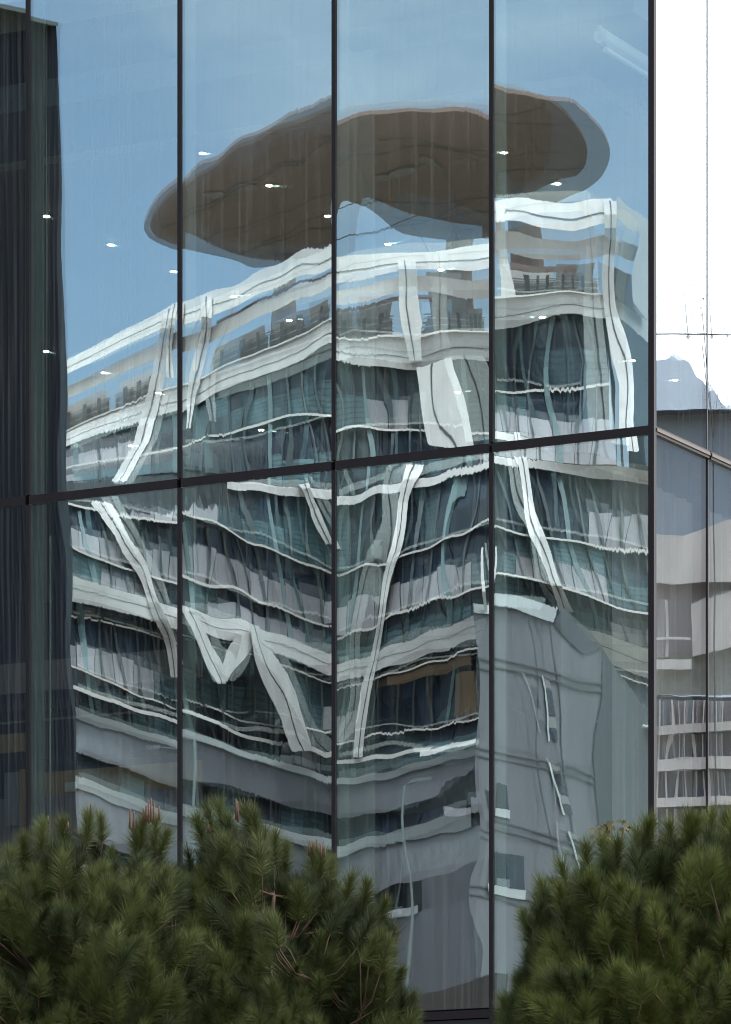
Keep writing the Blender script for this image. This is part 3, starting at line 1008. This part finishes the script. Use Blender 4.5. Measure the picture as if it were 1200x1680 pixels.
# podium wall below the last coping, ending at the ground
def prow(xs, yt, d, name, m, th=1.5):
    v, f = [], []
    for x, y, dd in zip(xs, yt, d):
        zb = HY + 1.6 * F / dd
        v += [V1(x, y, dd), V1(x, zb, dd), V1(x, zb, dd + th), V1(x, y, dd + th)]
    n = len(xs)
    for k in range(n - 1):
        b = 4 * k
        for q in range(4):
            f.append((b + q, b + (q + 1) % 4, b + 4 + (q + 1) % 4, b + 4 + q))
    f += [(0, 1, 2, 3), (4 * n - 1, 4 * n - 2, 4 * n - 3, 4 * n - 4)]
    return mesh_obj(name, v, f, m, TW)
pxs = [XL, 95, 294, 546, 806]
prow(pxs, [ry(RI['C3b'], x) for x in pxs], [RZ[RI['C3b']] * F / (HY - ry(RI['C3b'], x)) - 1.6 for x in pxs], 'podium_wall', M['conc'])
# dark earth-brown plinth at the foot, as the mirrored street edge
prow([600, 690, 760, 806, 830], [1640, 1626, 1612, 1596, 1600], [225, 224, 223, 222, 222], 'plinth', M['plinth'])

# concrete stair tower standing forward of the folded front
DT = 252.0
def tz(x, y, x_ref=790.0):
    # front face recedes slightly towards the right
    return DT * (1 + .000225 * (x - x_ref))
def tface(name, m, quad, off=0.0, th=.5):
    c = []
    for o_ in (0, th):
        c += [V1(x, y, tz(x, y) - off + o_) for (x, y) in quad]
    return MB().hexa(c).build(name, m, TW)
tface('stair_tower_wall', M['conc'], [(787, 1002), (787, 2370), (925, 2370), (905, 1020)], 0, 1.0)
tface('stair_tower_wall', M['conc'], [(905.2, 1019), (925.2, 2370), (1004, 2370), (984, 1066)], -.1, 1.0)
tface('stair_tower_peak', M['concshade'], [(908, 1021), (958, 1075), (984, 1066), (926, 1001)], .15, .8)  # peak of the wall, in the shaded concrete colour
tface('stair_tower_coping', M['coping'], [(787, 984), (787, 1002), (908, 1021), (916, 1003)], .6, 1.4)
# its flank going back, its shade put into a darker concrete colour
c = []
for o_ in (0, .8):
    d_ = tz(985, 0)
    c += [V1(984.5, 1066, d_ + o_), V1(1004.5, 2370, d_ + o_), V1(1130, 2370, d_ + 26 + o_), V1(1130, 1262, d_ + 26 + o_)]
MB().hexa(c).build('stair_tower_flank', M['concshade'], TW)
for y0 in (1079, 1093, 1223, 1236, 1352, 1366, 1452, 1466):
    tface('wall_groove', M['groove'], [(787, y0), (787, y0 + 2.6), (990, y0 + 52.6), (990, y0 + 50)], .12, .15)
for x0 in (862, 900):
    tface('wall_groove', M['groove'], [(x0, 1020), (x0 + 1.6, 1020), (x0 + 70, 1660), (x0 + 68.4, 1660)], .10, .14)
for (xa, ya, hh) in ((884, 1118, 98), (909, 1257, 84), (934, 1372, 60)):
    n = 5
    for k in range(n):
        y0, y1 = ya + hh * k / n, ya + hh * (k + .86) / n
        s0, s1 = xa + (y0 - ya) * .22, xa + (y1 - ya) * .22
        tface('stair_window', M['navy'] if k % 3 else M['slat'], [(s0, y0), (s1, y1), (s1 + 11, y1 + 3), (s0 + 11, y0 + 3)], .16, .2)
    tface('stair_window_frame', M['coping'], [(xa - 3, ya - 3), (xa + hh * .22 - 3, ya + hh), (xa + hh * .22 - .5, ya + hh), (xa - .5, ya - 3)], .25, .2)
for (y0, y1, xw) in ((1288, 1336, 834), (1405, 1452, 860)):
    tface('low_window', M['navy'], [(808, y0), (808, y1), (xw, y1 + 4), (xw - 5, y0 + 8)], .2, .3)
    tface('low_window_sill', M['coping'], [(807, y1), (807, y1 + 14), (xw + 2, y1 + 20), (xw + 2, y1 + 5)], .5, .6)
# white awning and two folded frames on the podium edge
back('awning', M['white'], RI['L6'], RI['Ct'], 680, 786, .05, .55, 3.4)
column([(800, 895, 3), (799, 960, 4), (799, 1000, 4)], 12, .3, 'flue_pipe', M['white'], False)

# roof canopy: a rounded disc on stout columns, brown underneath
ZK = 80.0
disc = [(240, 368), (262, 330), (300, 295), (360, 250), (430, 215), (500, 185), (560, 165), (640, 155), (720, 158), (800, 172),
        (880, 190), (950, 215), (995, 252), (1008, 290), (990, 330), (940, 360), (880, 374), (800, 366), (700, 352), (645, 340), (606, 324), (576, 310), (556, 306), (549, 330), (546, 365), (543, 402),
        (520, 425), (430, 437), (380, 430), (320, 415), (265, 398), (244, 385)]
def smooth_loop(p, n=5):
    o = []
    L = len(p)
    for i in range(L):
        p0, p1, p2, p3 = p[i - 1], p[i], p[(i + 1) % L], p[(i + 2) % L]
        for s in range(n):
            t = s / n
            o.append(tuple(.5 * (2 * p1[c] + (p2[c] - p0[c]) * t + (2 * p0[c] - 5 * p1[c] + 4 * p2[c] - p3[c]) * t * t + (3 * p1[c] - p0[c] - 3 * p2[c] + p3[c]) * t ** 3) for c in (0, 1)))
    return o
dl = smooth_loop(disc)
low = [V1(x, y, ZK * F / (HY - y)) for (x, y) in dl]
cen = sum(low, Vector((0, 0, 0))) / len(low)
up = [p + UP * .25 for p in low]
n = len(low)
v = low + up
f = [tuple(range(n)), tuple(reversed(range(n, 2 * n)))] + [(k, (k + 1) % n, n + (k + 1) % n, n + k) for k in range(n)]
CAN = mesh_obj('roof_canopy', v, f, M['brown'], TW)
# board joints and flush lamps under the canopy
def disc_pt(x, y, dz):
    d = (ZK + dz) * F / (HY - y)
    return V1(x, y, d)
def can_child(mb, name, m):
    o = mb.build(name, m, None)
    wl = o.location.copy()
    o.parent = CAN
    o.location = wl - world_loc(CAN)
    return o
for (xa, ya, xb, yb) in ((330, 395, 600, 300), (380, 420, 760, 300), (480, 300, 560, 400), (640, 250, 700, 390), (520, 230, 900, 210), (600, 300, 930, 290), (300, 350, 560, 230), (270, 372, 500, 262), (430, 400, 540, 352),
                         (700, 170, 760, 345), (780, 180, 850, 350), (860, 200, 920, 340), (560, 190, 600, 290), (420, 230, 470, 400), (620, 200, 985, 250), (640, 320, 960, 320)):
    mb = MB(); mb.quad(disc_pt(xa, ya, -.03), disc_pt(xb, yb, -.03), disc_pt(xb + 1.5, yb + 1.5, -.03), disc_pt(xa + 1.5, ya + 1.5, -.03))
    can_child(mb, 'board_joint', M['groove'])
for (x, y) in ((350, 318), (630, 262), (660, 258), (705, 243)):
    mb = MB()
    p = disc_pt(x, y, -.05)
    mb.tube([p, p - UP * .1], [.7, .7], 14)
    can_child(mb, 'flush_lamp', M['slat'])
for (x, y) in ((470, 420), (760, 352), (860, 365)):
    p = disc_pt(x, y, 0)
    mb = MB(); mb.tube([p - UP * 16, p], [.9, .9], 10)
    mb.build('canopy_column', M['brown'], TW)

# ------------------------------------------------------------------ dark corrugated block, mirrored at the far bays
CB = empty('corrugated_block', V1(-100, HY + 1.6 * F / 98, 98), 'dark corrugated metal block mirrored as a dark strip at the edge', 'building')
ZB = 30.6
mbv, mbf = [], []
def cd(x):
    y = 40 + .215 * (x - 93)
    return ZB * F / (HY - y)
xe_top, xe_bot = 92.0, 126.0
ribs = 2 * 110
for k in range(ribs + 1):
    u = k / ribs
    xt = -460 + (xe_top + 460) * u
    d = cd(xt)
    bump = .045 if (k % 4) in (1, 2) else 0.0
    zb = -1.6
    # top, level with 800, bottom: the edge leans out below
    for (yy, dx) in ((None, 0), (820, 4 * u), (1340, 34 * u), (2378, 60 * u)):
        y = 40 + .215 * (xt - 93) if yy is None else yy
        mbv.append(V1(xt + dx, y, d - bump))
for k in range(ribs):
    for q in range(3):
        mbf.append((4 * k + q, 4 * k + q + 1, 4 * (k + 1) + q + 1, 4 * (k + 1) + q))
tag(mesh_obj('corrugated_cladding', mbv, mbf, M['corr'], CB), kind='stuff')
def cb_hexa(name, m, pts):
    MB().hexa(pts).build(name, m, CB)
d1, d2 = cd(-460), cd(92)
cb_hexa('roof_cap', M['corrcap'], [V1(-460, -86, d1 - .4), V1(-460, -76, d1 - .4), V1(95, 43, d2 - .4), V1(95, 36, d2 - .4),
                                   V1(-460, -86, d1 + .4), V1(-460, -76, d1 + .4), V1(95, 43, d2 + .4), V1(95, 36, d2 + .4)])
cb_hexa('end_wall', M['corr'], [V1(92, 42, d2 + .01), V1(96, 820, d2 + .01), V1(152, 2378, d2 + .01), V1(60, 2378, d2 + .01)][:0] or
        [V1(92, 43, d2), V1(152, 2378, d2), V1(120, 2378, d2 + 30), V1(60, 43, d2 + 30), V1(91, 43, d2 + .2), V1(151, 2378, d2 + .2), V1(119, 2378, d2 + 30), V1(59, 43, d2 + 30)])

# ------------------------------------------------------------------ street lamps mirrored low in the front wall
def lamp_post(px, ytop, d, label, arm):
    base = V1(px, HY + 1.6 * F / d, d)
    t = empty('street_lamp', base, label, 'street lamp', 'street lamps across the road')
    top = V1(px + 14, ytop, d)
    MB().tube([base, base + (top - base) * .5, top], [.13, .11, .07], 10).build('pole', M['pole'], t, True)
    tip = V1(px + 14 + arm, ytop - 6, d)
    MB().tube([top, tip], [.05, .05], 8).build('arm', M['pole'], t, True)
    c = [V1(px + 14 + arm + s * 12, ytop - 6 + e, d + k) for k in (-.25, .25) for (s, e) in ((-1, -3), (-1, 3), (1, 3), (1, -3))]
    MB().hexa(c).build('lamp_head', M['pole'], t)
lamp_post(655, 1285, 215, 'slim street lamp mirrored before the podium at the second bay from the corner', 20)
lamp_post(300, 1226, 225, 'slim street lamp mirrored before the podium beside the dark strip', -60)

# ------------------------------------------------------------------ pale building and hills mirrored in the side wall
WB = empty('pale_terraced_building', V2(1140, HY + 1.6 * F / 120, 120), 'pale rendered building with white framed windows, mirrored in the side wall', 'building')
D2 = 120.0
def wq(name, m, x0, x1, y0, y1, s0=0.0, off=0.0, th=.6, s1=None):
    """slab on the side-wall building: rows y0..y1 at x0, with slope s0 per pixel at its top and s1 at its foot"""
    s1 = s0 if s1 is None else s1
    dx = x1 - x0
    c = []
    for o_ in (0, th):
        c += [V2(x0, y0, D2 - off + o_), V2(x0, y1, D2 - off + o_), V2(x1, y1 + s1 * dx, D2 - off + o_), V2(x1, y0 + s0 * dx, D2 - off + o_)]
    return MB().hexa(c).build(name, m, WB)
wq('roof_edge', M['joint'], 1040, 1330, 674, 682, -.02, .6, 3.0)
wq('glazed_storey', M['bluegrey'], 1040, 1330, 682, 900, -.02, 0, .6, -.02)
wq('rendered_band', M['paleb'], 1040, 1122, 872, 956, .08, 1.0, 1.5, .03)
wq('rendered_band', M['paleb'], 1122, 1330, 878, 958, -.33, 1.0, 1.5, -.06)
wq('window_strip', M['mauveglass'], 1040, 1330, 952, 1076, 0, .1, .4)
wq('rendered_pier', M['paleb'], 1136, 1330, 990, 1078, -.35, .8, .9, -.25)
wq('green_band', M['greenband'], 1040, 1330, 1077, 1140, -.08, .3, .6, 0)
wq('ledge', M['paleb'], 1078, 1133, 1082, 1098, 0, 1.1, .6)
wq('ledge', M['paleb'], 1078, 1132, 1046, 1050, 0, 1.1, .4)
wq('white_post', M['paleb'], 1087, 1094, 985, 1078, 0, 1.0, .5)
wq('dark_rail', M['joint'], 1040, 1330, 1139, 1145, .03, 2.0, .4)
wq('lower_wall', M['slat'], 1040, 1330, 1146, 2375, 0, 0, 1.0)
for r_, yb in enumerate((1190, 1246, 1310, 1372)):
    wq('floor_band', M['paleb'], 1078, 1330, yb, yb + 15 + 5 * (r_ == 1), -.05, 1.2, 1.0)
for r_, (ya, yb) in enumerate(((1149, 1189), (1206, 1245), (1267, 1309), (1328, 1371))):
    for k, x in enumerate(np.arange(1080, 1330, 15.5)):
        wq('window_pane', M['mauveglass'] if (k + r_) % 3 else M['bluegrey'], x + 1.5, x + 13, ya, yb, -.05, .35, .2)
        wq('window_post', M['paleb'], x - 1.5, x + 1.4, ya - 1, yb + 1, -.05, .7, .5)

# hills beyond
def hill(name, pts, d, label):
    v, f = [], []
    for (x, y) in pts:
        v += [V2(x, y, d), V2(x, HY + 4, d * .86), V2(x, HY + 4, d * 1.25)]
    for k in range(len(pts) - 1):
        b = 3 * k
        f += [(b, b + 1, b + 4, b + 3), (b + 3, b + 5, b + 2, b)]
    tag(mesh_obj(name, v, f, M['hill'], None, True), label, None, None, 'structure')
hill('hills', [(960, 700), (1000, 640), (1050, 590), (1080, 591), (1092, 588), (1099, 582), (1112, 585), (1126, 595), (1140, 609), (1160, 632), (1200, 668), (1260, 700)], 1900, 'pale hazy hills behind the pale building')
# slack overhead cable with two lamps
CBL = empty('overhead_cable', V2(1140, 549, 60), 'thin slack overhead cable with hanging lamps, mirrored in the side wall', 'cable')
MB().tube([V2(x, 549 + .0009 * (x - 1120) ** 2 * .2 - 1, 60) for x in range(1000, 1300, 20)], [.010] * 15, 6, False).build('wire', M['joint'], CBL, True)
for x in (1057 + 72, 1168):
    MB().tube([V2(x, 549, 60), V2(x, 552, 60), V2(x, 556, 60)], [.008, .025, .012], 8).build('lamp', M['pole'], CBL, True)
    MB().tube([V2(x - 5, 480, 60), V2(x, 549, 60)], [.006, .008], 6).build('hanger', M['pole'], CBL, True)

ST = empty('street_sapling', V2(1170, HY + 1.6 * F / 58, 58), 'thin sapling with sparse brown leaves mirrored in the side wall', 'sapling')
b0 = V2(1172, HY + 1.6 * F / 58, 58)
rs = random.Random(9)
for (x, y) in ((1150, 462), (1148, 512), (1192, 548), (1164, 640), (1190, 655)):
    MB().tube([b0, V2(1172, 900, 58), V2(1168, 720, 58), V2(x, y, 58)], [.02, .012, .006, .002], 5).build('twig', M['bark'], ST, True)
    for _ in range(13):
        p = V2(x + rs.gauss(0, 5), y + rs.gauss(4, 13), 58 + rs.gauss(0, .1))
        d1_ = Vector((rs.gauss(0, 1), rs.gauss(0, 1), rs.gauss(0, 1))).normalized() * .02
        d2_ = Vector((rs.gauss(0, 1), rs.gauss(0, 1), rs.gauss(-.5, 1))).normalized() * .035
        MB().quad(p - d1_, p + d2_ * .3, p + d1_ + d2_ * .2, p + d2_).build('leaf', M['maple'], ST)

# ------------------------------------------------------------------ pines
def tri_mesh(name, V, T, m, parent, smooth=False):
    org = V.mean(0)
    me = bpy.data.meshes.new(name)
    me.vertices.add(len(V))
    me.vertices.foreach_set('co', (V - org).astype(np.float32).ravel())
    me.loops.add(len(T) * 3)
    me.loops.foreach_set('vertex_index', T.astype(np.int32).ravel())
    me.polygons.add(len(T))
    me.polygons.foreach_set('loop_start', np.arange(0, len(T) * 3, 3, dtype=np.int32))
    me.polygons.foreach_set('loop_total', np.full(len(T), 3, dtype=np.int32))
    me.update(calc_edges=True)
    me.materials.append(m)
    o = bpy.data.objects.new(name, me)
    COL.objects.link(o)
    o.parent = parent
    o.location = Vector(org) - world_loc(parent)
    return o

def tuft(p, d, L, nl, n, rng):
    """needles along a shoot that starts at p and runs L metres along d; nl needle length"""
    d = d / np.linalg.norm(d)
    a = np.cross(d, [0.3, 0.2, 1.0]); a /= np.linalg.norm(a)
    b = np.cross(d, a)
    s = rng.uniform(0, 1, n) ** .8
    th = rng.uniform(0, 2 * np.pi, n)
    # needles lean forward along the shoot, more so near the tip
    sp = np.radians(rng.normal(58, 11, n) - 38 * s ** 2)
    rad = np.cos(th)[:, None] * a + np.sin(th)[:, None] * b
    dirn = np.cos(sp)[:, None] * d + np.sin(sp)[:, None] * rad
    base = p + d * (L * s)[:, None]
    ln = nl * rng.uniform(.7, 1.1, n)
    droop = np.zeros((n, 3)); droop[:, 2] = -.10 * ln * np.sin(sp)
    tip = base + dirn * ln[:, None] + droop
    side = np.cross(dirn, rng.normal(0, 1, (n, 3)))
    side /= np.linalg.norm(side, axis=1)[:, None]
    wv = side * (.00120 * rng.uniform(.8, 1.25, n))[:, None]
    midp = (base + tip) / 2 + rad * (.02 * ln)[:, None]
    V = np.stack([base - wv, base + wv, tip], 1).reshape(-1, 3)
    T = np.arange(n * 3).reshape(-1, 3)
    return V, T

def pxp(x, y, d):
    return np.array([(x - CX) / F * d, d, (HY - y) / F * d])

def ground_z(y):
    t = min(1, max(0, (y - 12) / 33.0))
    return -1.6 + 5.2 * t * t * (3 - 2 * t)

def pine(outline, depth, trunk_px, thick, count, label, seed, tips, candles, nmat='needle', nl=.110, needles=470):
    rng = np.random.default_rng(seed)
    zb = ground_z(depth)
    root = np.array([(trunk_px - CX) / F * depth, depth, zb])
    T0 = empty('pine_tree', Vector(root), label, 'pine tree', 'young pines before the glass building')
    outline = [(x, y - 16) for x, y in outline]
    tips = [(x, y - 20, s) for x, y, s in tips]
    ox = [p[0] for p in outline]; oy = [p[1] for p in outline]
    x0, x1 = min(ox), max(ox)
    top_y = min(oy)
    def topy(x):
        return float(np.interp(x, ox, oy))
    Vs, Ts, nv = ([], []), ([], []), [0, 0]
    stems = []
    hubs = []
    for _ in range(26):
        x = rng.uniform(x0 + 30, x1 - 30)
        y = topy(x) + rng.uniform(90, 420)
        hubs.append(pxp(x, y, depth + rng.uniform(-.5, .5) * thick))
    hubs = np.array(hubs)
    todo = []
    for (x, y, s) in tips:                       # crest shoots seen against the glass
        todo.append((x, y, depth + rng.uniform(-.12, .12), s, True))
    tries = 0
    ncl = int((x1 - x0) / 8)
    for _ in range(ncl):                         # branch ends: bunches of shoots with gaps between them
        x = rng.uniform(x0 + 10, x1 - 10)
        ty = topy(x)
        y = ty + 45 + (1740 - ty) * rng.uniform(0, 1)
        hgt = (y - ty) / 380.0
        dd = depth - thick * min(1.0, math.sqrt(max(0.02, hgt)) * 1.2) * rng.uniform(.55, 1.0)
        for _k in range(rng.integers(4, 9)):
            xx, yy = x + rng.normal(0, 24), y + rng.normal(0, 20)
            if yy < topy(xx) + 18: continue
            todo.append((xx, yy, dd + rng.normal(0, .07), rng.uniform(.75, 1.35), None))
    while len(todo) < count and tries < count * 30:
        tries += 1
        x = rng.uniform(x0, x1)
        ty = topy(x)
        y = ty + 26 + (1860 - ty) * rng.uniform(0, 1) ** 1.15
        hgt = (y - ty) / 380.0
        half = thick * min(1.0, math.sqrt(max(0.02, hgt)) * 1.15)
        u = rng.uniform(-1, 1)
        u = math.copysign(abs(u) ** .55, u)
        u = u * .75 + .15
        todo.append((x, y, depth + half * u, rng.uniform(.8, 1.2), False))
    cx = (x0 + x1) / 2
    for (x, y, d, s, crest) in todo:
        tip = pxp(x, y, d)
        cen_ = pxp(cx, 1800, depth)
        o = tip - cen_
        o = o / np.linalg.norm(o)
        dirn = np.array([o[0] * .55, o[1] * .55, .75]) + rng.normal(0, .22, 3) * (0.35 if crest else 1.0)
        dirn /= np.linalg.norm(dirn)
        L = .16 * s * rng.uniform(.85, 1.2)
        p = tip - dirn * (L + nl * s * .75)
        V, T = tuft(p, dirn, L, nl * s, int(needles * (1.5 if crest else 1) * rng.uniform(.8, 1.2)), rng)
        q_ = 1 if (crest or (crest is None and rng.uniform() < .75)) else 0  # crest and most outer shoots take the lit colour, inner fill the dark one
        Vs[q_].append(V); Ts[q_].append(T + nv[q_]); nv[q_] += len(V)
        h = hubs[np.argmin(np.linalg.norm(hubs - p, axis=1) + np.where(hubs[:, 2] > p[2] - .05, 1.0, 0))]
        stems.append((p + dirn * L * .9, p, p * .55 + h * .45 + np.array([0, 0, -.05]), h))
    for q_ in (0, 1):
        tri_mesh('crown', np.concatenate(Vs[q_]), np.concatenate(Ts[q_]), M[nmat + ('_new' if q_ else '')], T0)
    # trunk, limbs and twigs
    ztop = max(p[2] for p in hubs)
    tp_ = [Vector(root - np.array([0, 0, .3])), Vector(root + np.array([.03, 0, (ztop - zb) * .5])), Vector(root + np.array([-.02, .03, (ztop - zb)]))]
    MB().tube(tp_, [.085, .06, .025], 10).build('trunk', M['bark'], T0, True)
    for h in hubs:
        z = zb + (h[2] - zb) * rng.uniform(.35, .6)
        a = Vector((root[0], root[1], z)); e = Vector(h)
        md = (a + e) / 2 + Vector((0, 0, -.06))
        MB().tube([a, md, e], [.028, .02, .010], 6).build('limb', M['bark'], T0, True)
    mb = MB()
    for st in stems:
        mb.tube([Vector(q) for q in reversed(st)], [.006, .005, .0045, .003], 4, False)
    tag(mb.build('twigs', M['bark'], T0, True), kind='stuff')
    for (x, y0, y1) in candles:
        d = depth - .05 + rng.uniform(-.06, .06)
        a, b = Vector(pxp(x, y1, d)), Vector(pxp(x + rng.uniform(-1.5, 1.5), y0, d))
        MB().tube([a, a.lerp(b, .6), a.lerp(b, .9), b], [.0058, .0052, .0045, .0015], 6).build('candle', M['candle'], T0, True)
    return T0

out1 = [(-120, 1420), (-40, 1390), (5, 1392), (50, 1366), (85, 1352), (130, 1342), (165, 1350), (200, 1392), (235, 1358), (262, 1352), (288, 1400), (310, 1420), (330, 1440)]
tips1 = [(8, 1398, 1), (38, 1375, 1), (70, 1352, 1), (102, 1348, 1), (148, 1336, 1.05), (163, 1344, .9), (185, 1400, .8), (222, 1360, 1), (240, 1345, 1.1), (258, 1348, 1), (280, 1372, .8)]
cand1 = [(149, 1318, 1345), (239, 1320, 1350), (244, 1312, 1350), (248, 1308, 1348), (252, 1316, 1352), (236, 1326, 1352), (262, 1322, 1346), (213, 1326, 1360), (219, 1330, 1362), (18, 1393, 1412), (113, 1348, 1362), (80, 1338, 1352)]
out2 = [(260, 1440), (285, 1405), (308, 1352), (330, 1326), (352, 1316), (375, 1345), (395, 1330), (420, 1342), (434, 1372), (450, 1366), (472, 1395), (498, 1420), (515, 1398), (540, 1408), (556, 1460), (575, 1446), (600, 1450), (632, 1482), (650, 1520), (640, 1550), (662, 1600), (690, 1640), (700, 1700)]
tips2 = [(318, 1345, 1), (336, 1325, 1.1), (355, 1316, 1.15), (372, 1344, .9), (392, 1326, 1.15), (412, 1332, 1), (436, 1366, .9), (452, 1370, .9), (470, 1392, .85), (512, 1396, 1), (530, 1402, 1.05), (545, 1415, .8), (582, 1440, 1.1), (605, 1450, 1), (640, 1482, .85), (650, 1530, .8), (668, 1598, .8), (686, 1640, .9), (346, 1488, 1.05), (452, 1490, 1.0), (690, 1668, .9)]
cand2 = [(388, 1310, 1345), (391, 1314, 1348), (507, 1378, 1404), (514, 1382, 1404), (520, 1376, 1402), (526, 1384, 1406), (533, 1388, 1406), (368, 1410, 1432), (374, 1412, 1434), (342, 1352, 1366)]
out3 = [(806, 1710), (812, 1640), (832, 1612), (862, 1545), (850, 1500), (878, 1448), (905, 1412), (925, 1432), (955, 1392), (985, 1378), (1010, 1384), (1040, 1360), (1075, 1346), (1105, 1352), (1135, 1340), (1165, 1336), (1200, 1332), (1260, 1340), (1330, 1390)]
tips3 = [(818, 1642, .9), (840, 1612, .9), (866, 1538, 1), (852, 1502, .9), (880, 1448, 1), (915, 1414, 1.1), (962, 1384, 1.1), (985, 1380, 1), (1015, 1378, 1), (1045, 1362, 1.1), (1070, 1346, 1.05), (1098, 1352, 1), (1128, 1338, 1.1), (1150, 1342, 1), (1172, 1334, 1.1), (1196, 1336, 1), (1218, 1330, 1.1)]
pine(out1, 24.4, 120, .75, 850, 'dark young pine with a bunch of red candles beside the dark strip', 21, tips1, cand1)
pine(out2, 25.0, 430, .85, 1150, 'broad dark young pine between two mullions with single upright candles', 22, tips2, cand2)
pine(out3, 24.2, 1090, .95, 1400, 'rounded green pine before the building corner without candles', 23, tips3, [], 'needle2', .118, 480)

# small maple sapling with turning leaves above the corner pine
SP = empty('maple_sapling', Vector(pxp(1000, 1600, 26.0)), 'small sapling with yellow brown leaves peeking over the corner pine', 'sapling')
rgm = np.random.default_rng(4)
base = Vector(pxp(1010, 1760, 26.0)); base.z = ground_z(26)
for (x, y) in ((1004, 1352), (985, 1364), (1024, 1360), (1064, 1352)):
    MB().tube([base, Vector(pxp(1010, 1480, 26)), Vector(pxp(x, y, 26))], [.012, .008, .003], 6).build('twig', M['bark'], SP, True)
def leaf(p, nrm, dirn, s):
    nrm = nrm.normalized(); dirn = (dirn - nrm * dirn.dot(nrm)).normalized(); sd = nrm.cross(dirn)
    pr = [(0, 0), (.22, .18), (.48, .16), (.30, .36), (.52, .60), (.24, .58), (0, 1.0), (-.24, .58), (-.52, .60), (-.30, .36), (-.48, .16), (-.22, .18)]
    vv = [p + sd * (a * s) + dirn * (b * s) + nrm * (.10 * s * abs(a)) for a, b in pr]
    mesh_obj('leaf', vv, [tuple(range(len(pr)))], M['maple'], SP)
for (cx_, cy_, n_, sx, sy) in ((1004, 1352, 9, 16, 12), (985, 1368, 8, 14, 12), (1026, 1358, 8, 14, 10), (1062, 1350, 5, 10, 6), (1000, 1378, 6, 12, 8)):
    for _ in range(n_):
        p = Vector(pxp(cx_ + rgm.normal(0, sx * .6), cy_ + rgm.normal(0, sy * .6), 26 + rgm.normal(0, .05)))
        leaf(p, Vector((rgm.normal(0, .6), -1, rgm.normal(0.3, .5))), Vector((rgm.normal(0, .7), rgm.normal(0, .3), rgm.normal(-.5, .6))), rgm.uniform(.030, .055))
